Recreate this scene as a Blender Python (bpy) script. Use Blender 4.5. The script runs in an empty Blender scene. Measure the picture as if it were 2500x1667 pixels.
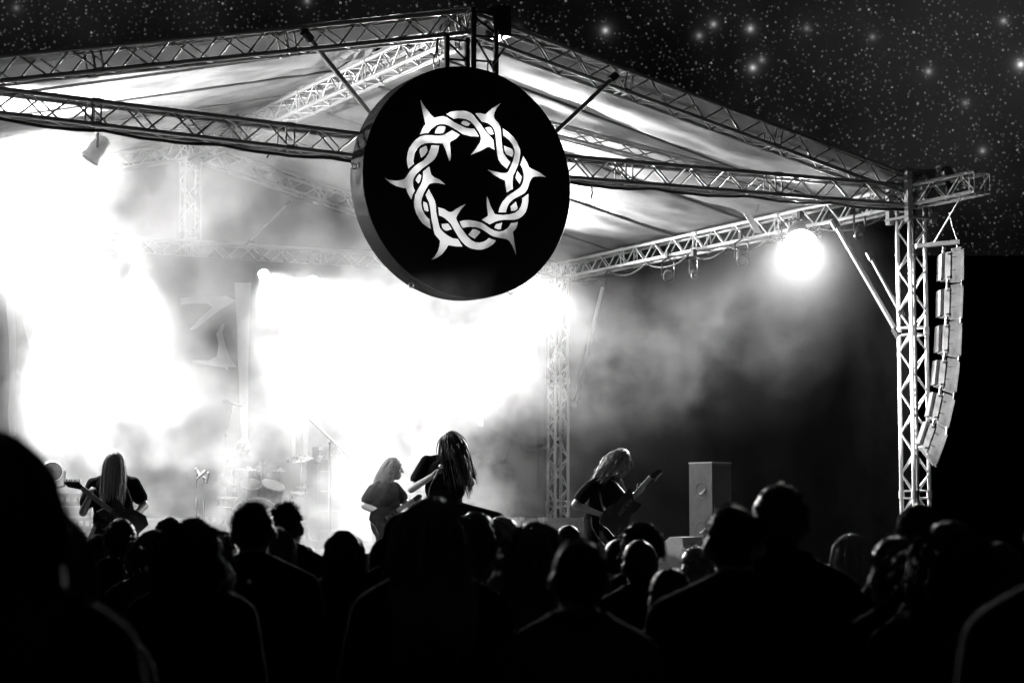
import bpy, bmesh, math, random
from mathutils import Vector, Matrix, Euler, noise as mnoise
R = math.radians
PI = math.pi
rng = random.Random(7)
scene = bpy.context.scene
COL = scene.collection

# ------------------------------------------------------------------ camera
CAM = Vector((-10.337, -20.379, 1.72)); YAW = 0.49363; PITCH = 0.0870525; FPX = 5093.86
cd = bpy.data.cameras.new('camera'); cam = bpy.data.objects.new('camera', cd); COL.objects.link(cam)
cam.location = CAM; cam.rotation_euler = (PI/2 + PITCH, 0, -YAW)
cd.sensor_width = 36; cd.lens = FPX/2500*36; cd.clip_start = 0.1; cd.clip_end = 2000
cd.dof.use_dof = True; cd.dof.focus_distance = 23.0; cd.dof.aperture_fstop = 3.5
scene.camera = cam
RIGHT = Vector((math.cos(YAW), -math.sin(YAW), 0)); HEAD = Vector((math.sin(YAW), math.cos(YAW), 0))
FWD = HEAD*math.cos(PITCH) + Vector((0, 0, math.sin(PITCH))); UP = -HEAD*math.sin(PITCH) + Vector((0, 0, math.cos(PITCH)))
def at(px, py, d):
    """point of the place seen at photo pixel (px,py) that stands d metres away along the view axis"""
    return CAM + (FWD + RIGHT*((px-1250)/FPX) - UP*((py-833.5)/FPX))*d

# ------------------------------------------------------------------ render settings
scene.view_settings.view_transform = 'Standard'; scene.view_settings.look = 'None'
scene.view_settings.gamma = 1; scene.view_settings.exposure = 0.0
cy = scene.cycles
cy.max_bounces = 1; cy.diffuse_bounces = 1; cy.glossy_bounces = 1; cy.transmission_bounces = 1; cy.volume_bounces = 0
cy.transparent_max_bounces = 4; cy.sample_clamp_indirect = 4; cy.caustics_reflective = False; cy.caustics_refractive = False
cy.volume_step_rate = 1.5; cy.volume_max_steps = 128
cy.use_adaptive_sampling = True; cy.adaptive_threshold = .11; cy.adaptive_min_samples = 24; cy.use_denoising = True
cy.use_light_tree = True

# ------------------------------------------------------------------ night sky with stars
world = bpy.data.worlds.new('World'); scene.world = world; world.use_nodes = True
wn = world.node_tree; N = wn.nodes; L = wn.links
for n in list(N): N.remove(n)
def nd(tree, typ, **kw):
    n = tree.nodes.new(typ)
    for k, v in kw.items():
        if k.startswith('i_'):
            key = k[2:]; key = int(key) if key.isdigit() else key
            n.inputs[key].default_value = v
        else: setattr(n, k, v)
    return n
def mth(tree, op, a, b=None, clamp=False):
    n = tree.nodes.new('ShaderNodeMath'); n.operation = op; n.use_clamp = clamp
    for i, v in enumerate((a, b)):
        if v is None: continue
        if isinstance(v, (int, float)): n.inputs[i].default_value = v
        else: tree.links.new(v, n.inputs[i])
    return n.outputs[0]
def maprange(tree, v, a, b, c=0.0, d=1.0, interp='SMOOTHSTEP'):
    n = tree.nodes.new('ShaderNodeMapRange'); n.interpolation_type = interp
    tree.links.new(v, n.inputs[0])
    for i, x in enumerate((a, b, c, d)): n.inputs[i+1].default_value = x
    return n.outputs[0]
tc = nd(wn, 'ShaderNodeTexCoord')
DIRV = tc.outputs['Generated']
def starlayer(scale, size, gain, power, seed):
    mp = nd(wn, 'ShaderNodeMapping'); mp.inputs['Location'].default_value = (seed, seed*1.7, seed*.3)
    L.new(DIRV, mp.inputs['Vector'])
    v = nd(wn, 'ShaderNodeTexVoronoi', i_Scale=scale); L.new(mp.outputs[0], v.inputs['Vector'])
    core = maprange(wn, v.outputs['Distance'], size, size*.15, 0, 1)
    sep = nd(wn, 'ShaderNodeSeparateColor'); L.new(v.outputs['Color'], sep.inputs[0])
    br = mth(wn, 'POWER', sep.outputs[0], power)
    return mth(wn, 'MULTIPLY', mth(wn, 'MULTIPLY', core, br), gain)
neb = nd(wn, 'ShaderNodeTexNoise', i_Scale=5.0, i_Detail=4.0, i_Roughness=.55); L.new(DIRV, neb.inputs['Vector'])
nebv = maprange(wn, neb.outputs[0], .38, .72, 0.0, 1.0)
dens = maprange(wn, neb.outputs[0], .3, .62, .5, 1.0)
s = mth(wn, 'ADD', starlayer(560, .30, .26, 1.6, 1.3), starlayer(300, .18, .6, 4.5, 4.1))
s = mth(wn, 'ADD', s, starlayer(110, .09, .6, 6.0, 9.2))
s = mth(wn, 'MULTIPLY', s, dens)
s = mth(wn, 'ADD', s, mth(wn, 'ADD', mth(wn, 'MULTIPLY', nebv, .017), .0016))
# the brightest stars, each with its soft halo
BRIGHT = [(1478,75,1.0),(1832,71,.8),(1838,166,1.0),(1742,60,.5),(1707,88,.4),(2492,158,2.2),(2450,52,.45),(2267,175,.5),
          (2399,368,.4),(1860,147,.3),(1259,75,.35),(2122,415,.4),(2357,252,.28),(1970,70,.25),(2130,91,.25),(1889,324,.25),(750,3,.3),(40,20,.2)]
for px, py, g in BRIGHT:
    dv = (at(px, py, 1.0)-CAM).normalized()
    dot = nd(wn, 'ShaderNodeVectorMath', operation='DOT_PRODUCT'); L.new(DIRV, dot.inputs[0]); dot.inputs[1].default_value = dv
    q = mth(wn, 'SUBTRACT', 1.0, dot.outputs['Value'])           # ~ angle^2/2
    halo = mth(wn, 'POWER', mth(wn, 'ADD', mth(wn, 'MULTIPLY', q, 1/(2*(0.00055**2))), 1.0), -1.5)
    s = mth(wn, 'ADD', s, mth(wn, 'MULTIPLY', halo, g*.7))
bg = nd(wn, 'ShaderNodeBackground'); wo = nd(wn, 'ShaderNodeOutputWorld')
cmb = nd(wn, 'ShaderNodeCombineColor')
for i in range(3): L.new(s, cmb.inputs[i])
L.new(cmb.outputs[0], bg.inputs[0]); bg.inputs[1].default_value = 1.0; L.new(bg.outputs[0], wo.inputs[0])
world.cycles.sampling_method = 'NONE'

# ------------------------------------------------------------------ materials
MATS = {}
def mat(name, v=.1, rough=.6, metal=0.0, var=.25, scale=14.0, bump=0.0, spec=.5, sheen=0.0, trans=0.0, emit=None):
    if name in MATS: return MATS[name]
    m = bpy.data.materials.new(name); m.use_nodes = True; t = m.node_tree
    b = t.nodes['Principled BSDF']; b.inputs['Roughness'].default_value = rough; b.inputs['Metallic'].default_value = metal
    b.inputs['Specular IOR Level'].default_value = spec
    if sheen: b.inputs['Sheen Weight'].default_value = sheen; b.inputs['Sheen Roughness'].default_value = .4
    c = nd(t, 'ShaderNodeTexCoord'); nz = nd(t, 'ShaderNodeTexNoise', i_Scale=scale, i_Detail=5.0, i_Roughness=.6)
    t.links.new(c.outputs['Object'], nz.inputs['Vector'])
    val = maprange(t, nz.outputs[0], .3, .7, v*(1-var), v*(1+var), 'LINEAR')
    cc = nd(t, 'ShaderNodeCombineColor')
    for i in range(3): t.links.new(val, cc.inputs[i])
    t.links.new(cc.outputs[0], b.inputs['Base Color'])
    ro = maprange(t, nz.outputs[0], .3, .7, max(.05, rough-.1), min(1, rough+.1), 'LINEAR'); t.links.new(ro, b.inputs['Roughness'])
    if bump:
        bp = nd(t, 'ShaderNodeBump', i_Strength=bump, i_Distance=.02); t.links.new(nz.outputs[0], bp.inputs['Height']); t.links.new(bp.outputs[0], b.inputs['Normal'])
    if trans:
        tr = nd(t, 'ShaderNodeBsdfTranslucent'); t.links.new(cc.outputs[0], tr.inputs[0])
        mx = nd(t, 'ShaderNodeMixShader', i_0=trans); t.links.new(b.outputs[0], mx.inputs[1]); t.links.new(tr.outputs[0], mx.inputs[2])
        t.links.new(mx.outputs[0], t.nodes['Material Output'].inputs[0])
    if emit is not None:
        b.inputs['Emission Color'].default_value = (1, 1, 1, 1); b.inputs['Emission Strength'].default_value = emit
    MATS[name] = m
    return m
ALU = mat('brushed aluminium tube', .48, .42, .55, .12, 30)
ALU_LIT = mat('lit aluminium tube', .85, .5, .15, .1, 30)  # paler copy of the truss metal, bright light put into its colour
STEEL = mat('galvanised steel', .4, .4, 1.0, .2, 25)
BLACKMET = mat('black painted metal', .025, .4, 0, .3, 20)
BLACKPLY = mat('black painted plywood', .02, .65, 0, .4, 8, .2)
DRAPE = mat('black stage drape', .0022, .95, 0, .3, 3, .05, .0)
CANVAS = mat('roof tarpaulin', .30, .6, 0, .4, 1.3, .25, .25, trans=.12)
VINYL = mat('matt black sign vinyl', .012, .55, 0, .3, 6, .05, .3)
RIMVINYL = mat('sign rim vinyl', .0045, .7, 0, .35, 7, .15, .08)
GROUND = mat('trampled earth', .045, .95, 0, .5, 2.5, .5, .2)
DECK = mat('stage deck ply', .05, .55, 0, .4, 5, .1)
GREYBOX = mat('grey painted cabinet', .34, .6, 0, .35, 9, .1)
GREYDARK = mat('dark grey cabinet', .16, .6, 0, .35, 9, .1)
ARRAYGREY = mat('light grey scuffed cabinet', .22, .6, 0, .45, 7, .1)
SPEAKERGREY = mat('mid grey cabinet', .06, .6, 0, .3, 9, .1)
MESHGREY = mat('speaker mesh', .05, .7, 0, .3, 30, .2, .1)
SKIN = mat('skin', .13, .5, 0, .15, 18, .05, .3)
CLOTH_BLACK = mat('black cotton', .006, .9, 0, .3, 40, .15, .012)
CLOTH_DARK = mat('dark denim', .010, .95, 0, .35, 60, .2, .05)
CLOTH_GREY = mat('faded grey cotton', .035, .95, 0, .3, 40, .15, .05)
LEATHER = mat('black leather', .015, .38, 0, .3, 25, .25, .5)
HAIR_DARK = mat('dark hair', .009, .5, 0, .4, 50, 0, .3)
HAIR_BROWN = mat('brown hair', .045, .45, 0, .4, 50, 0, .5)
HAIR_FAIR = mat('fair hair', .30, .42, 0, .3, 50, 0, .5)
RUBBER = mat('black rubber', .012, .7, 0, .2, 20)
BRASS = mat('cymbal bronze', .55, .28, 1.0, .15, 30)
CHROME = mat('chrome', .75, .12, 1.0, .05, 30)
DRUMSHELL = mat('drum shell lacquer', .05, .25, 0, .2, 12)
DRUMHEAD = mat('white drum head', .4, .5, 0, .1, 12, trans=.3)
WHITE = mat('white plastic', .75, .5, 0, .12, 12)
PRINT = mat('pale backdrop print', .62, .9, 0, .15, 5)
WOOD = mat('guitar lacquer', .03, .2, 0, .3, 10)
MAPLE = mat('maple neck', .35, .4, 0, .2, 20)
LENS_ON = mat('lit lamp lens', .8, .3, 0, 0, 5, emit=60.0)
GLASS = mat('dark lens glass', .03, .08, 0, .1, 10)
BLACKTENT = mat('black tent canvas', .006, .9, 0, .3, 2, .1, .1)

# ------------------------------------------------------------------ mesh helpers
def org(p):
    v = Vector((0, 0, 0))
    while p is not None: v = v + p.location; p = p.parent
    return v
def basis(d, hint=(0, 0, 1)):
    d = Vector(d).normalized(); h = Vector(hint)
    if abs(d.dot(h.normalized())) > .98: h = Vector((1, 0, 0)) if abs(d.x) < .9 else Vector((0, 1, 0))
    x = h.cross(d).normalized(); y = d.cross(x).normalized()
    return x, y, d
class MB:
    def __init__(s): s.v = []; s.f = []; s.sm = []
    def add(s, vs, fs, smooth=False):
        o = len(s.v); s.v += [Vector(v) for v in vs]; s.f += [tuple(i+o for i in f) for f in fs]; s.sm += [smooth]*len(fs)
        return s
    def box(s, c, size, x=(1, 0, 0), y=(0, 1, 0), z=(0, 0, 1), taper=1.0):
        c = Vector(c); X = Vector(x)*size[0]/2; Y = Vector(y)*size[1]/2; Z = Vector(z)*size[2]/2
        vs = []
        for k in (-1, 1):
            t = taper if k == 1 else 1
            for i, j in ((-1, -1), (1, -1), (1, 1), (-1, 1)): vs.append(c+X*i*t+Y*j*t+Z*k)
        return s.add(vs, [(3, 2, 1, 0), (4, 5, 6, 7), (0, 1, 5, 4), (1, 2, 6, 5), (2, 3, 7, 6), (3, 0, 4, 7)])
    def tube(s, pts, rad, n=8, cap=True, hint=(0, 0, 1)):
        pts = [Vector(p) for p in pts]; m = len(pts)
        if not isinstance(rad, (list, tuple)): rad = [rad]*m
        vs = []; fs = []; px = None
        for i, p in enumerate(pts):
            d = (pts[min(i+1, m-1)]-pts[max(i-1, 0)])
            if d.length < 1e-9: d = Vector((0, 0, 1))
            x, y, d = basis(d, hint if px is None else d.cross(px) if d.cross(px).length > 1e-6 else hint)
            px = x
            for k in range(n):
                a = 2*PI*k/n; vs.append(p+(x*math.cos(a)+y*math.sin(a))*rad[i])
        for i in range(m-1):
            for k in range(n): fs.append((i*n+k, i*n+(k+1) % n, (i+1)*n+(k+1) % n, (i+1)*n+k))
        s.add(vs, fs, True)
        if cap: s.add(vs[:n], [tuple(range(n))[::-1]]); s.add(vs[-n:], [tuple(range(n))])
        return s
    def lathe(s, c, axis, prof, n=20, hint=(0, 0, 1), closed=False):
        c = Vector(c); x, y, d = basis(axis, hint); vs = []; fs = []
        for (r, h) in prof:
            for k in range(n):
                a = 2*PI*k/n; vs.append(c+d*h+(x*math.cos(a)+y*math.sin(a))*max(r, 1e-5))
        m = len(prof)
        for i in range(m-1):
            for k in range(n): fs.append((i*n+k, i*n+(k+1) % n, (i+1)*n+(k+1) % n, (i+1)*n+k))
        return s.add(vs, fs, True)
    def prism(s, poly, o, x, y, thick):
        """polygon (list of 2D) in plane o,x,y extruded by thick along x cross y"""
        o = Vector(o); x = Vector(x); y = Vector(y); zn = x.cross(y).normalized(); n = len(poly)
        a = [o+x*p[0]+y*p[1] for p in poly]; b = [p+zn*thick for p in a]
        area = sum(poly[i][0]*poly[(i+1) % n][1]-poly[(i+1) % n][0]*poly[i][1] for i in range(n))
        if area < 0: a = a[::-1]; b = b[::-1]
        fs = [tuple(range(n))[::-1], tuple(range(n, 2*n))]+[(i, (i+1) % n, n+(i+1) % n, n+i) for i in range(n)]
        return s.add(a+b, fs)
    def ball(s, c, r, n=12, m=8, rot=None, pw=1.0):
        c = Vector(c); r = Vector((r, r, r)) if isinstance(r, (int, float)) else Vector(r); vs = []; fs = []
        M3 = rot.to_3x3() if rot is not None else Matrix.Identity(3)
        for i in range(1, m):
            th = PI*i/m
            for k in range(n):
                a = 2*PI*k/n; vs.append(c+M3 @ Vector((r.x*math.sin(th)*math.cos(a), r.y*math.sin(th)*math.sin(a), r.z*math.cos(th))))
        vs.append(c+M3 @ Vector((0, 0, r.z))); vs.append(c+M3 @ Vector((0, 0, -r.z))); t = len(vs)-2; b = t+1
        for i in range(m-2):
            for k in range(n): fs.append((i*n+k, (i+1)*n+k, (i+1)*n+(k+1) % n, i*n+(k+1) % n))
        for k in range(n): fs.append((t, k, (k+1) % n)); fs.append((b, (m-2)*n+(k+1) % n, (m-2)*n+k))
        return s.add(vs, fs, True)
    def capsule(s, a, b, ra, rb, n=10):
        a = Vector(a); b = Vector(b); d = (b-a)
        if d.length < 1e-6: return s.ball(a, max(ra, rb))
        d.normalize(); pts = []; rad = []
        for t in (-.97, -.7, -.35, 0): pts.append(a+d*ra*t); rad.append(ra*math.sqrt(max(0, 1-t*t)))
        for t in (0, .35, .7, .97): pts.append(b+d*rb*t); rad.append(rb*math.sqrt(max(0, 1-t*t)))
        return s.tube(pts, rad, n)
    def mesh(s, name, o=Vector((0, 0, 0))):
        me = bpy.data.meshes.new(name); me.from_pydata([v-o for v in s.v], [], s.f)
        me.polygons.foreach_set('use_smooth', s.sm); me.update()
        return me
    def build(s, name, m, parent=None, label=None):
        me = s.mesh(name, org(parent)); me.materials.append(m)
        o = bpy.data.objects.new(name, me); COL.objects.link(o); o.parent = parent
        if label: o['label'] = label
        return o
def tag(o, label=None, cat=None, group=None, kind=None):
    if label: o['label'] = label
    if cat: o['category'] = cat
    if group: o['group'] = group
    if kind: o['kind'] = kind
    return o
def thing(name, label, cat, loc, group=None):
    o = bpy.data.objects.new(name, None); COL.objects.link(o); o.location = Vector(loc); o.empty_display_size = .1
    return tag(o, label, cat, group)
def struct(name, mb, m):
    return tag(mb.build(name, m), kind='structure')
UNIT = {}
def rod(name, p0, p1, r, m, parent, n=8):
    """one straight tube as its own object; all rods of a material share one mesh"""
    key = (m.name, n)
    if key not in UNIT:
        me = MB().tube([(0, 0, 0), (0, 0, 1)], 1.0, n).mesh('tube_'+name); me.materials.append(m); UNIT[key] = me
    p0 = Vector(p0); p1 = Vector(p1); x, y, d = basis(p1-p0); ln = (p1-p0).length
    o = bpy.data.objects.new(name, UNIT[key]); COL.objects.link(o); o.parent = parent
    M = Matrix((x*r, y*r, d*ln)).transposed().to_4x4(); M.translation = p0-org(parent)
    o.matrix_local = M
    return o
EMBLEM = [
 [(-565,467),(-533,539),(-517,562),(-501,582),(-533,709),(-556,801),(-561,837),(-540,805),(-503,758),(-434,685),(-406,665),(-390,662),(-352,675),(-293,688),(-246,680),(-157,633),(-51,596),(-18,586),(29,583),(83,585),(113,549),(140,506),(49,500),(-11,508),(-51,514),(-126,553),(-220,593),(-274,603),(-327,601),(-377,582),(-433,537),(-470,491),(-514,483)],
 [(-701,86),(-716,140),(-720,184),(-711,253),(-689,311),(-656,359),(-619,402),(-563,443),(-514,460),(-433,468),(-370,469),(-320,474),(-283,485),(-226,519),(-184,545),(-91,502),(-138,458),(-204,418),(-213,403),(-204,335),(-199,268),(-203,230),(-213,208),(-226,237),(-251,309),(-282,371),(-296,393),(-370,388),(-445,386),(-501,375),(-557,351),(-600,307),(-628,260),(-643,196),(-646,168),(-639,143)],
 [(-389,498),(-374,537),(-352,567),(-333,575),(-283,579),(-263,572),(-280,520),(-292,504),(-339,496),(-386,493)],
 [(-571,293),(-560,314),(-498,350),(-490,345),(-478,302),(-488,277),(-516,241),(-551,215),(-562,237)],
 [(-431,359),(-340,364),(-348,312),(-370,253),(-395,214),(-419,190),(-481,142),(-543,97),(-599,45),(-617,24),(-641,-12),(-651,-63),(-644,-112),(-627,-147),(-650,-186),(-667,-242),(-698,-196),(-715,-163),(-727,-127),(-759,-127),(-840,-114),(-900,-91),(-951,-58),(-978,-36),(-941,-54),(-867,-58),(-800,-49),(-752,-33),(-726,-7),(-699,36),(-689,52),(-655,91),(-593,144),(-531,183),(-494,220),(-463,268),(-442,321)],
 [(-617,-34),(-600,3),(-573,35),(-551,23),(-563,-31),(-581,-65)],
 [(-528,70),(-457,127),(-441,66),(-433,41),(-399,16),(-330,-6),(-265,-51),(-344,-42),(-399,-43),(-440,-55),(-464,-70),(-487,-106),(-521,-164),(-545,-222),(-551,-278),(-541,-333),(-513,-387),(-479,-424),(-453,-441),(-438,-542),(-486,-518),(-533,-487),(-574,-440),(-609,-381),(-629,-321),(-633,-265),(-620,-190),(-589,-132),(-549,-67),(-532,-16),(-527,28)],
 [(-522,-256),(-487,-267),(-473,-303),(-464,-355),(-479,-358),(-510,-348),(-524,-294)],
 [(-461,-118),(-425,-176),(-391,-235),(-379,-278),(-373,-358),(-356,-431),(-339,-498),(-325,-532),(-287,-569),(-239,-600),(-177,-628),(-113,-631),(-57,-709),(-128,-712),(-190,-707),(-225,-703),(-252,-747),(-300,-806),(-368,-854),(-423,-874),(-382,-830),(-348,-778),(-328,-715),(-322,-665),(-342,-641),(-383,-601),(-400,-558),(-411,-497),(-425,-442),(-432,-387),(-442,-313),(-456,-258),(-497,-183)],
 [(-304,-481),(-267,-478),(-232,-471),(-218,-487),(-185,-530),(-232,-547),(-260,-549),(-291,-529),(-302,-508)],
 [(-345,-305),(-281,-317),(-233,-342),(-208,-348),(-174,-338),(-136,-310),(-81,-275),(-15,-244),(-74,-305),(-115,-365),(-134,-403),(-125,-434),(-80,-500),(-31,-559),(1,-594),(55,-637),(104,-653),(153,-654),(209,-637),(244,-616),(265,-596),(350,-618),(315,-662),(251,-703),(181,-728),(125,-731),(62,-725),(7,-706),(-28,-685),(-66,-651),(-108,-601),(-156,-530),(-198,-470),(-253,-424),(-288,-405),(-336,-391)],
 [(15,-576),(69,-513),(104,-512),(161,-535),(139,-566),(90,-615)],
 [(-86,-439),(-43,-425),(20,-418),(90,-420),(174,-435),(223,-457),(279,-491),(336,-512),(392,-517),(442,-507),(491,-477),(520,-446),(541,-413),(577,-410),(623,-395),(612,-440),(595,-473),(559,-510),(566,-551),(580,-638),(595,-707),(598,-757),(584,-723),(555,-659),(520,-611),(477,-591),(406,-586),(329,-576),(272,-554),(223,-526),(167,-499),(111,-488),(41,-488),(-15,-496),(-49,-507),(-70,-480)],
 [(333,-478),(353,-442),(426,-418),(417,-460),(410,-490),(378,-494)],
 [(754,-76),(751,-164),(741,-222),(720,-280),(684,-324),(637,-357),(598,-370),(534,-379),(449,-383),(392,-395),(336,-415),(276,-447),(181,-402),(251,-358),(257,-342),(247,-282),(240,-214),(242,-144),(258,-175),(282,-242),(321,-306),(335,-330),(378,-333),(442,-333),(520,-319),(591,-296),(634,-264),(666,-214),(679,-169),(680,-128)],
 [(534,-230),(598,-175),(609,-212),(621,-244),(591,-272),(543,-282)],
 [(690,334),(713,304),(740,264),(761,223),(795,204),(892,172),(975,127),(899,130),(837,122),(802,107),(778,74),(760,28),(742,-24),(713,-65),(677,-90),(605,-127),(555,-159),(513,-200),(488,-246),(474,-300),(385,-306),(399,-253),(434,-187),(491,-126),(534,-94),(598,-54),(655,-12),(684,35),(699,87),(698,144),(682,198),(655,241)],
 [(616,165),(670,107),(661,71),(645,27),(595,88)],
 [(436,621),(501,587),(569,535),(610,484),(648,408),(651,366),(641,292),(617,217),(583,147),(562,109),(555,38),(560,-36),(486,-79),(473,-7),(466,47),(406,67),(321,105),(254,150),(325,139),(406,127),(467,129),(498,141),(515,166),(542,223),(569,286),(586,360),(583,403),(562,449),(522,495),(474,530),(447,540)],
 [(452,431),(488,419),(542,405),(559,391),(566,359),(552,318),(481,339),(460,380)],
 [(102,753),(116,759),(156,763),(220,755),(297,823),(413,901),(358,838),(331,787),(323,744),(335,714),(379,676),(403,636),(413,576),(420,486),(428,407),(443,348),(481,297),(528,255),(486,182),(420,228),(386,271),(372,324),(362,402),(352,492),(342,570),(321,616),(291,644),(250,664),(176,676)],
 [(219,608),(244,617),(277,621),(304,597),(323,547),(284,539),(250,567)],
 [(-252,714),(-202,744),(-139,759),(-51,770),(-11,768),(35,756),(72,735),(129,677),(176,627),(217,577),(264,532),(318,486),(325,429),(333,375),(271,405),(244,398),(170,355),(46,296),(110,374),(156,438),(170,482),(163,523),(143,558),(89,622),(42,663),(-5,680),(-51,685),(-113,685),(-161,671)],
 [(-75,635),(-51,658),(-11,658),(34,638),(12,609),(-18,610),(-51,619)]]
# ================================================================== the setting
FL = Vector((-6.285, 0, 5.90)); FR = Vector((6.285, 0, 5.78)); FC = Vector((0, 0, 5.73)); FA = Vector((0, 0, 7.26))
DEPTH = 8.95; STAGE_Z = 1.2
RL = Vector((-6.285, DEPTH, 5.78)); RR = Vector((6.285, DEPTH, 5.78)); RA = Vector((0, DEPTH, 7.26)); RC = Vector((0, DEPTH, 5.76))

g = MB()
GN = 60
for i in range(GN+1):
    for j in range(GN+1):
        x = -10+math.copysign(abs((i/GN-.5)*2)**2.4, i/GN-.5)*700; y = -5+math.copysign(abs((j/GN-.5)*2)**2.4, j/GN-.5)*700
        g.v.append(Vector((x, y, .03*mnoise.noise(Vector((x*.3, y*.3, 0)))-.03)))
for i in range(GN):
    for j in range(GN): g.f.append((i*(GN+1)+j, (i+1)*(GN+1)+j, (i+1)*(GN+1)+j+1, i*(GN+1)+j+1)); g.sm.append(True)
struct('ground', g, GROUND)

# ---- stage platform with deck panels and black skirt
st = thing('stage_platform', 'low black stage platform with plywood deck under the roof', 'stage', (0, 4.4, 0))
for i in range(6):
    for j in range(5):
        MB().box((-6.2+2.067*(i+.5), -.3+1.9*(j+.5), STAGE_Z-.05), (2.06, 1.893, .1)).build('deck_panel', DECK, st)
sk = MB(); n = 240
for k in range(n):
    x0 = -6.2+12.4*k/n; x1 = -6.2+12.4*(k+1)/n; f = lambda x: -.27+.025*math.sin(x*23)+.012*math.sin(x*61)
    sk.add([(x0, f(x0), 0), (x1, f(x1), 0), (x1, f(x1), STAGE_Z-.1), (x0, f(x0), STAGE_Z-.1)], [(0, 1, 2, 3)], True)
sk.build('skirt', DRAPE, st)
lg = MB()
for x in (-6, -3, 0, 3, 6):
    for y in (0, 4.4, 8.8): MB().tube([(x, y, 0), (x, y, STAGE_Z-.1)], .03).build('leg', STEEL, st)

# ---- lattice trusses: four chords and zigzag braces, each tube an object
def truss(name, label, path, w=.24, pitch=.52, cr=.0255, br=.0105, hint=(0, 0, 1), group=None, joints=True, mt=ALU, phase=0.0):
    path = [Vector(p) for p in path]
    t = thing(name, label, 'truss', path[0], group)
    for s0, s1 in zip(path[:-1], path[1:]):
        x, y, d = basis(s1-s0, hint); ln = (s1-s0).length; h = w/2
        cs = [(-h, -h), (h, -h), (h, h), (-h, h)]
        P = lambda c, a: s0+x*c[0]+y*c[1]+d*a
        for c in cs: rod('chord', P(c, 0), P(c, ln), cr, mt, t, 10)
        nseg = max(1, round(ln/pitch)); st_ = ln/nseg
        for k in range(4):
            a, b = cs[k], cs[(k+1) % 4]
            if k % 2: a, b = b, a
            for q in range(nseg):
                s_ = st_*q
                rod('brace', P(a, s_), P(b, s_+st_/2), br, mt, t); rod('brace', P(b, s_+st_/2), P(a, s_+st_), br, mt, t)
        # bolted joints between the bays: pairs of straight rungs and sleeve couplers
        if joints:
            bays = max(1, round(ln/2.1))
            for q in range(bays+1):
                s_ = min(max(ln*q/bays, .06), ln-.06)
                for off in (-.045, .045):
                    for k in range(4):
                        if 0 <= s_+off <= ln: rod('rung', P(cs[k], s_+off), P(cs[(k+1) % 4], s_+off), br, mt, t)
                if 0 < q < bays:
                    for c in cs: rod('coupler', P(c, s_-.05), P(c, s_+.05), cr*1.35, mt, t, 10)
    return t
truss('front_truss', 'dark horizontal lattice truss across the stage front behind the round sign', [FL, FC, FR])
truss('rafter_truss', 'dark lattice rafter truss along the left front edge of the roof', [FL+Vector((0, 0, .06)), FA], group='front rafters')
truss('rafter_truss', 'lattice rafter truss along the right front edge of the roof', [FA, FR+Vector((0, 0, .1))], group='front rafters')
truss('ridge_truss', 'bright lattice ridge truss running back under the roof peak', [FA+Vector((0, .3, -.08)), RA+Vector((0, -.3, -.08))])
truss('rafter_truss', 'hazy lattice rafter at the back of the stage, left of the upright post', [RL, RA], group='rear rafters')
truss('rafter_truss', 'hazy lattice rafter at the back of the stage, right of the upright post', [RA, RR], group='rear rafters')
truss('rear_truss', 'hazy horizontal lattice truss at the back of the stage carrying lamps', [RL+Vector((0, .02, 0)), RC, RR+Vector((0, .02, 0))])
truss('king_post', 'hazy upright lattice post below the rear roof peak', [RC+Vector((0, 0, .15)), RA-Vector((0, 0, .15))], hint=(0, 1, 0))
EV = Vector((0, 1, .0))
truss('eave_truss', 'brightly lit lattice truss along the right side of the roof, sticking out past the tower', [Vector((6.285, DEPTH-.2, 5.78)), Vector((6.285, -1.35, 5.78))], mt=ALU_LIT)
truss('eave_truss', 'lattice truss along the left side of the roof', [RL-Vector((0, .2, 0)), FL+Vector((0, .2, 0))])
for nm, lb, p in (('tower_truss', 'bright upright lattice tower at the right front corner beside the hanging speakers', Vector((6.285, 0, 6.12))),
                  ('tower_truss', 'overexposed upright lattice tower at the right rear corner', Vector((6.285, DEPTH, 6.0))),
                  ('tower_truss', 'upright lattice tower at the left front corner', Vector((-6.285, 0, 6.2))),
                  ('tower_truss', 'upright lattice tower at the left rear corner', Vector((-6.285, DEPTH, 6.0)))):
    t = truss(nm, lb, [Vector((p.x, p.y, .06)), p], hint=(0, 1, 0), pitch=.5, br=.0115, group='corner towers', mt=ALU_LIT)
    MB().box((p.x, p.y, .03), (.7, .7, .04)).build('base_plate', STEEL, t)
    for sx in (-1, 1):
        for sy in (-1, 1):
            if p.y == 0: MB().box((p.x+sx*.185, p.y+sy*.185, 5.78), (.075, .075, .68)).build('sleeve_post', WHITE if sx < 0 else ALU, t)  # left-hand posts white, their lit side put into the colour
    for zz in (5.5, 6.08):
        if p.y == 0: MB().box((p.x, p.y, zz), (.46, .46, .03)).build('sleeve_plate', ALU, t)
# a light ladder truss lying in the right roof slope
def roofpt(px, py, off=-.2):
    nrm = (FR-FA).cross(RA-FA).normalized(); nrm = nrm if nrm.z > 0 else -nrm
    d = at(px, py, 1)-CAM; t = (FA+nrm*off-CAM).dot(nrm)/d.dot(nrm); return CAM+d*t
truss('roof_ladder', 'thin bright lattice brace slanting under the right roof canvas', [roofpt(1330, 312), roofpt(1880, 455)], w=.14, pitch=.6, cr=.02, br=.008, joints=False)

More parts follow.
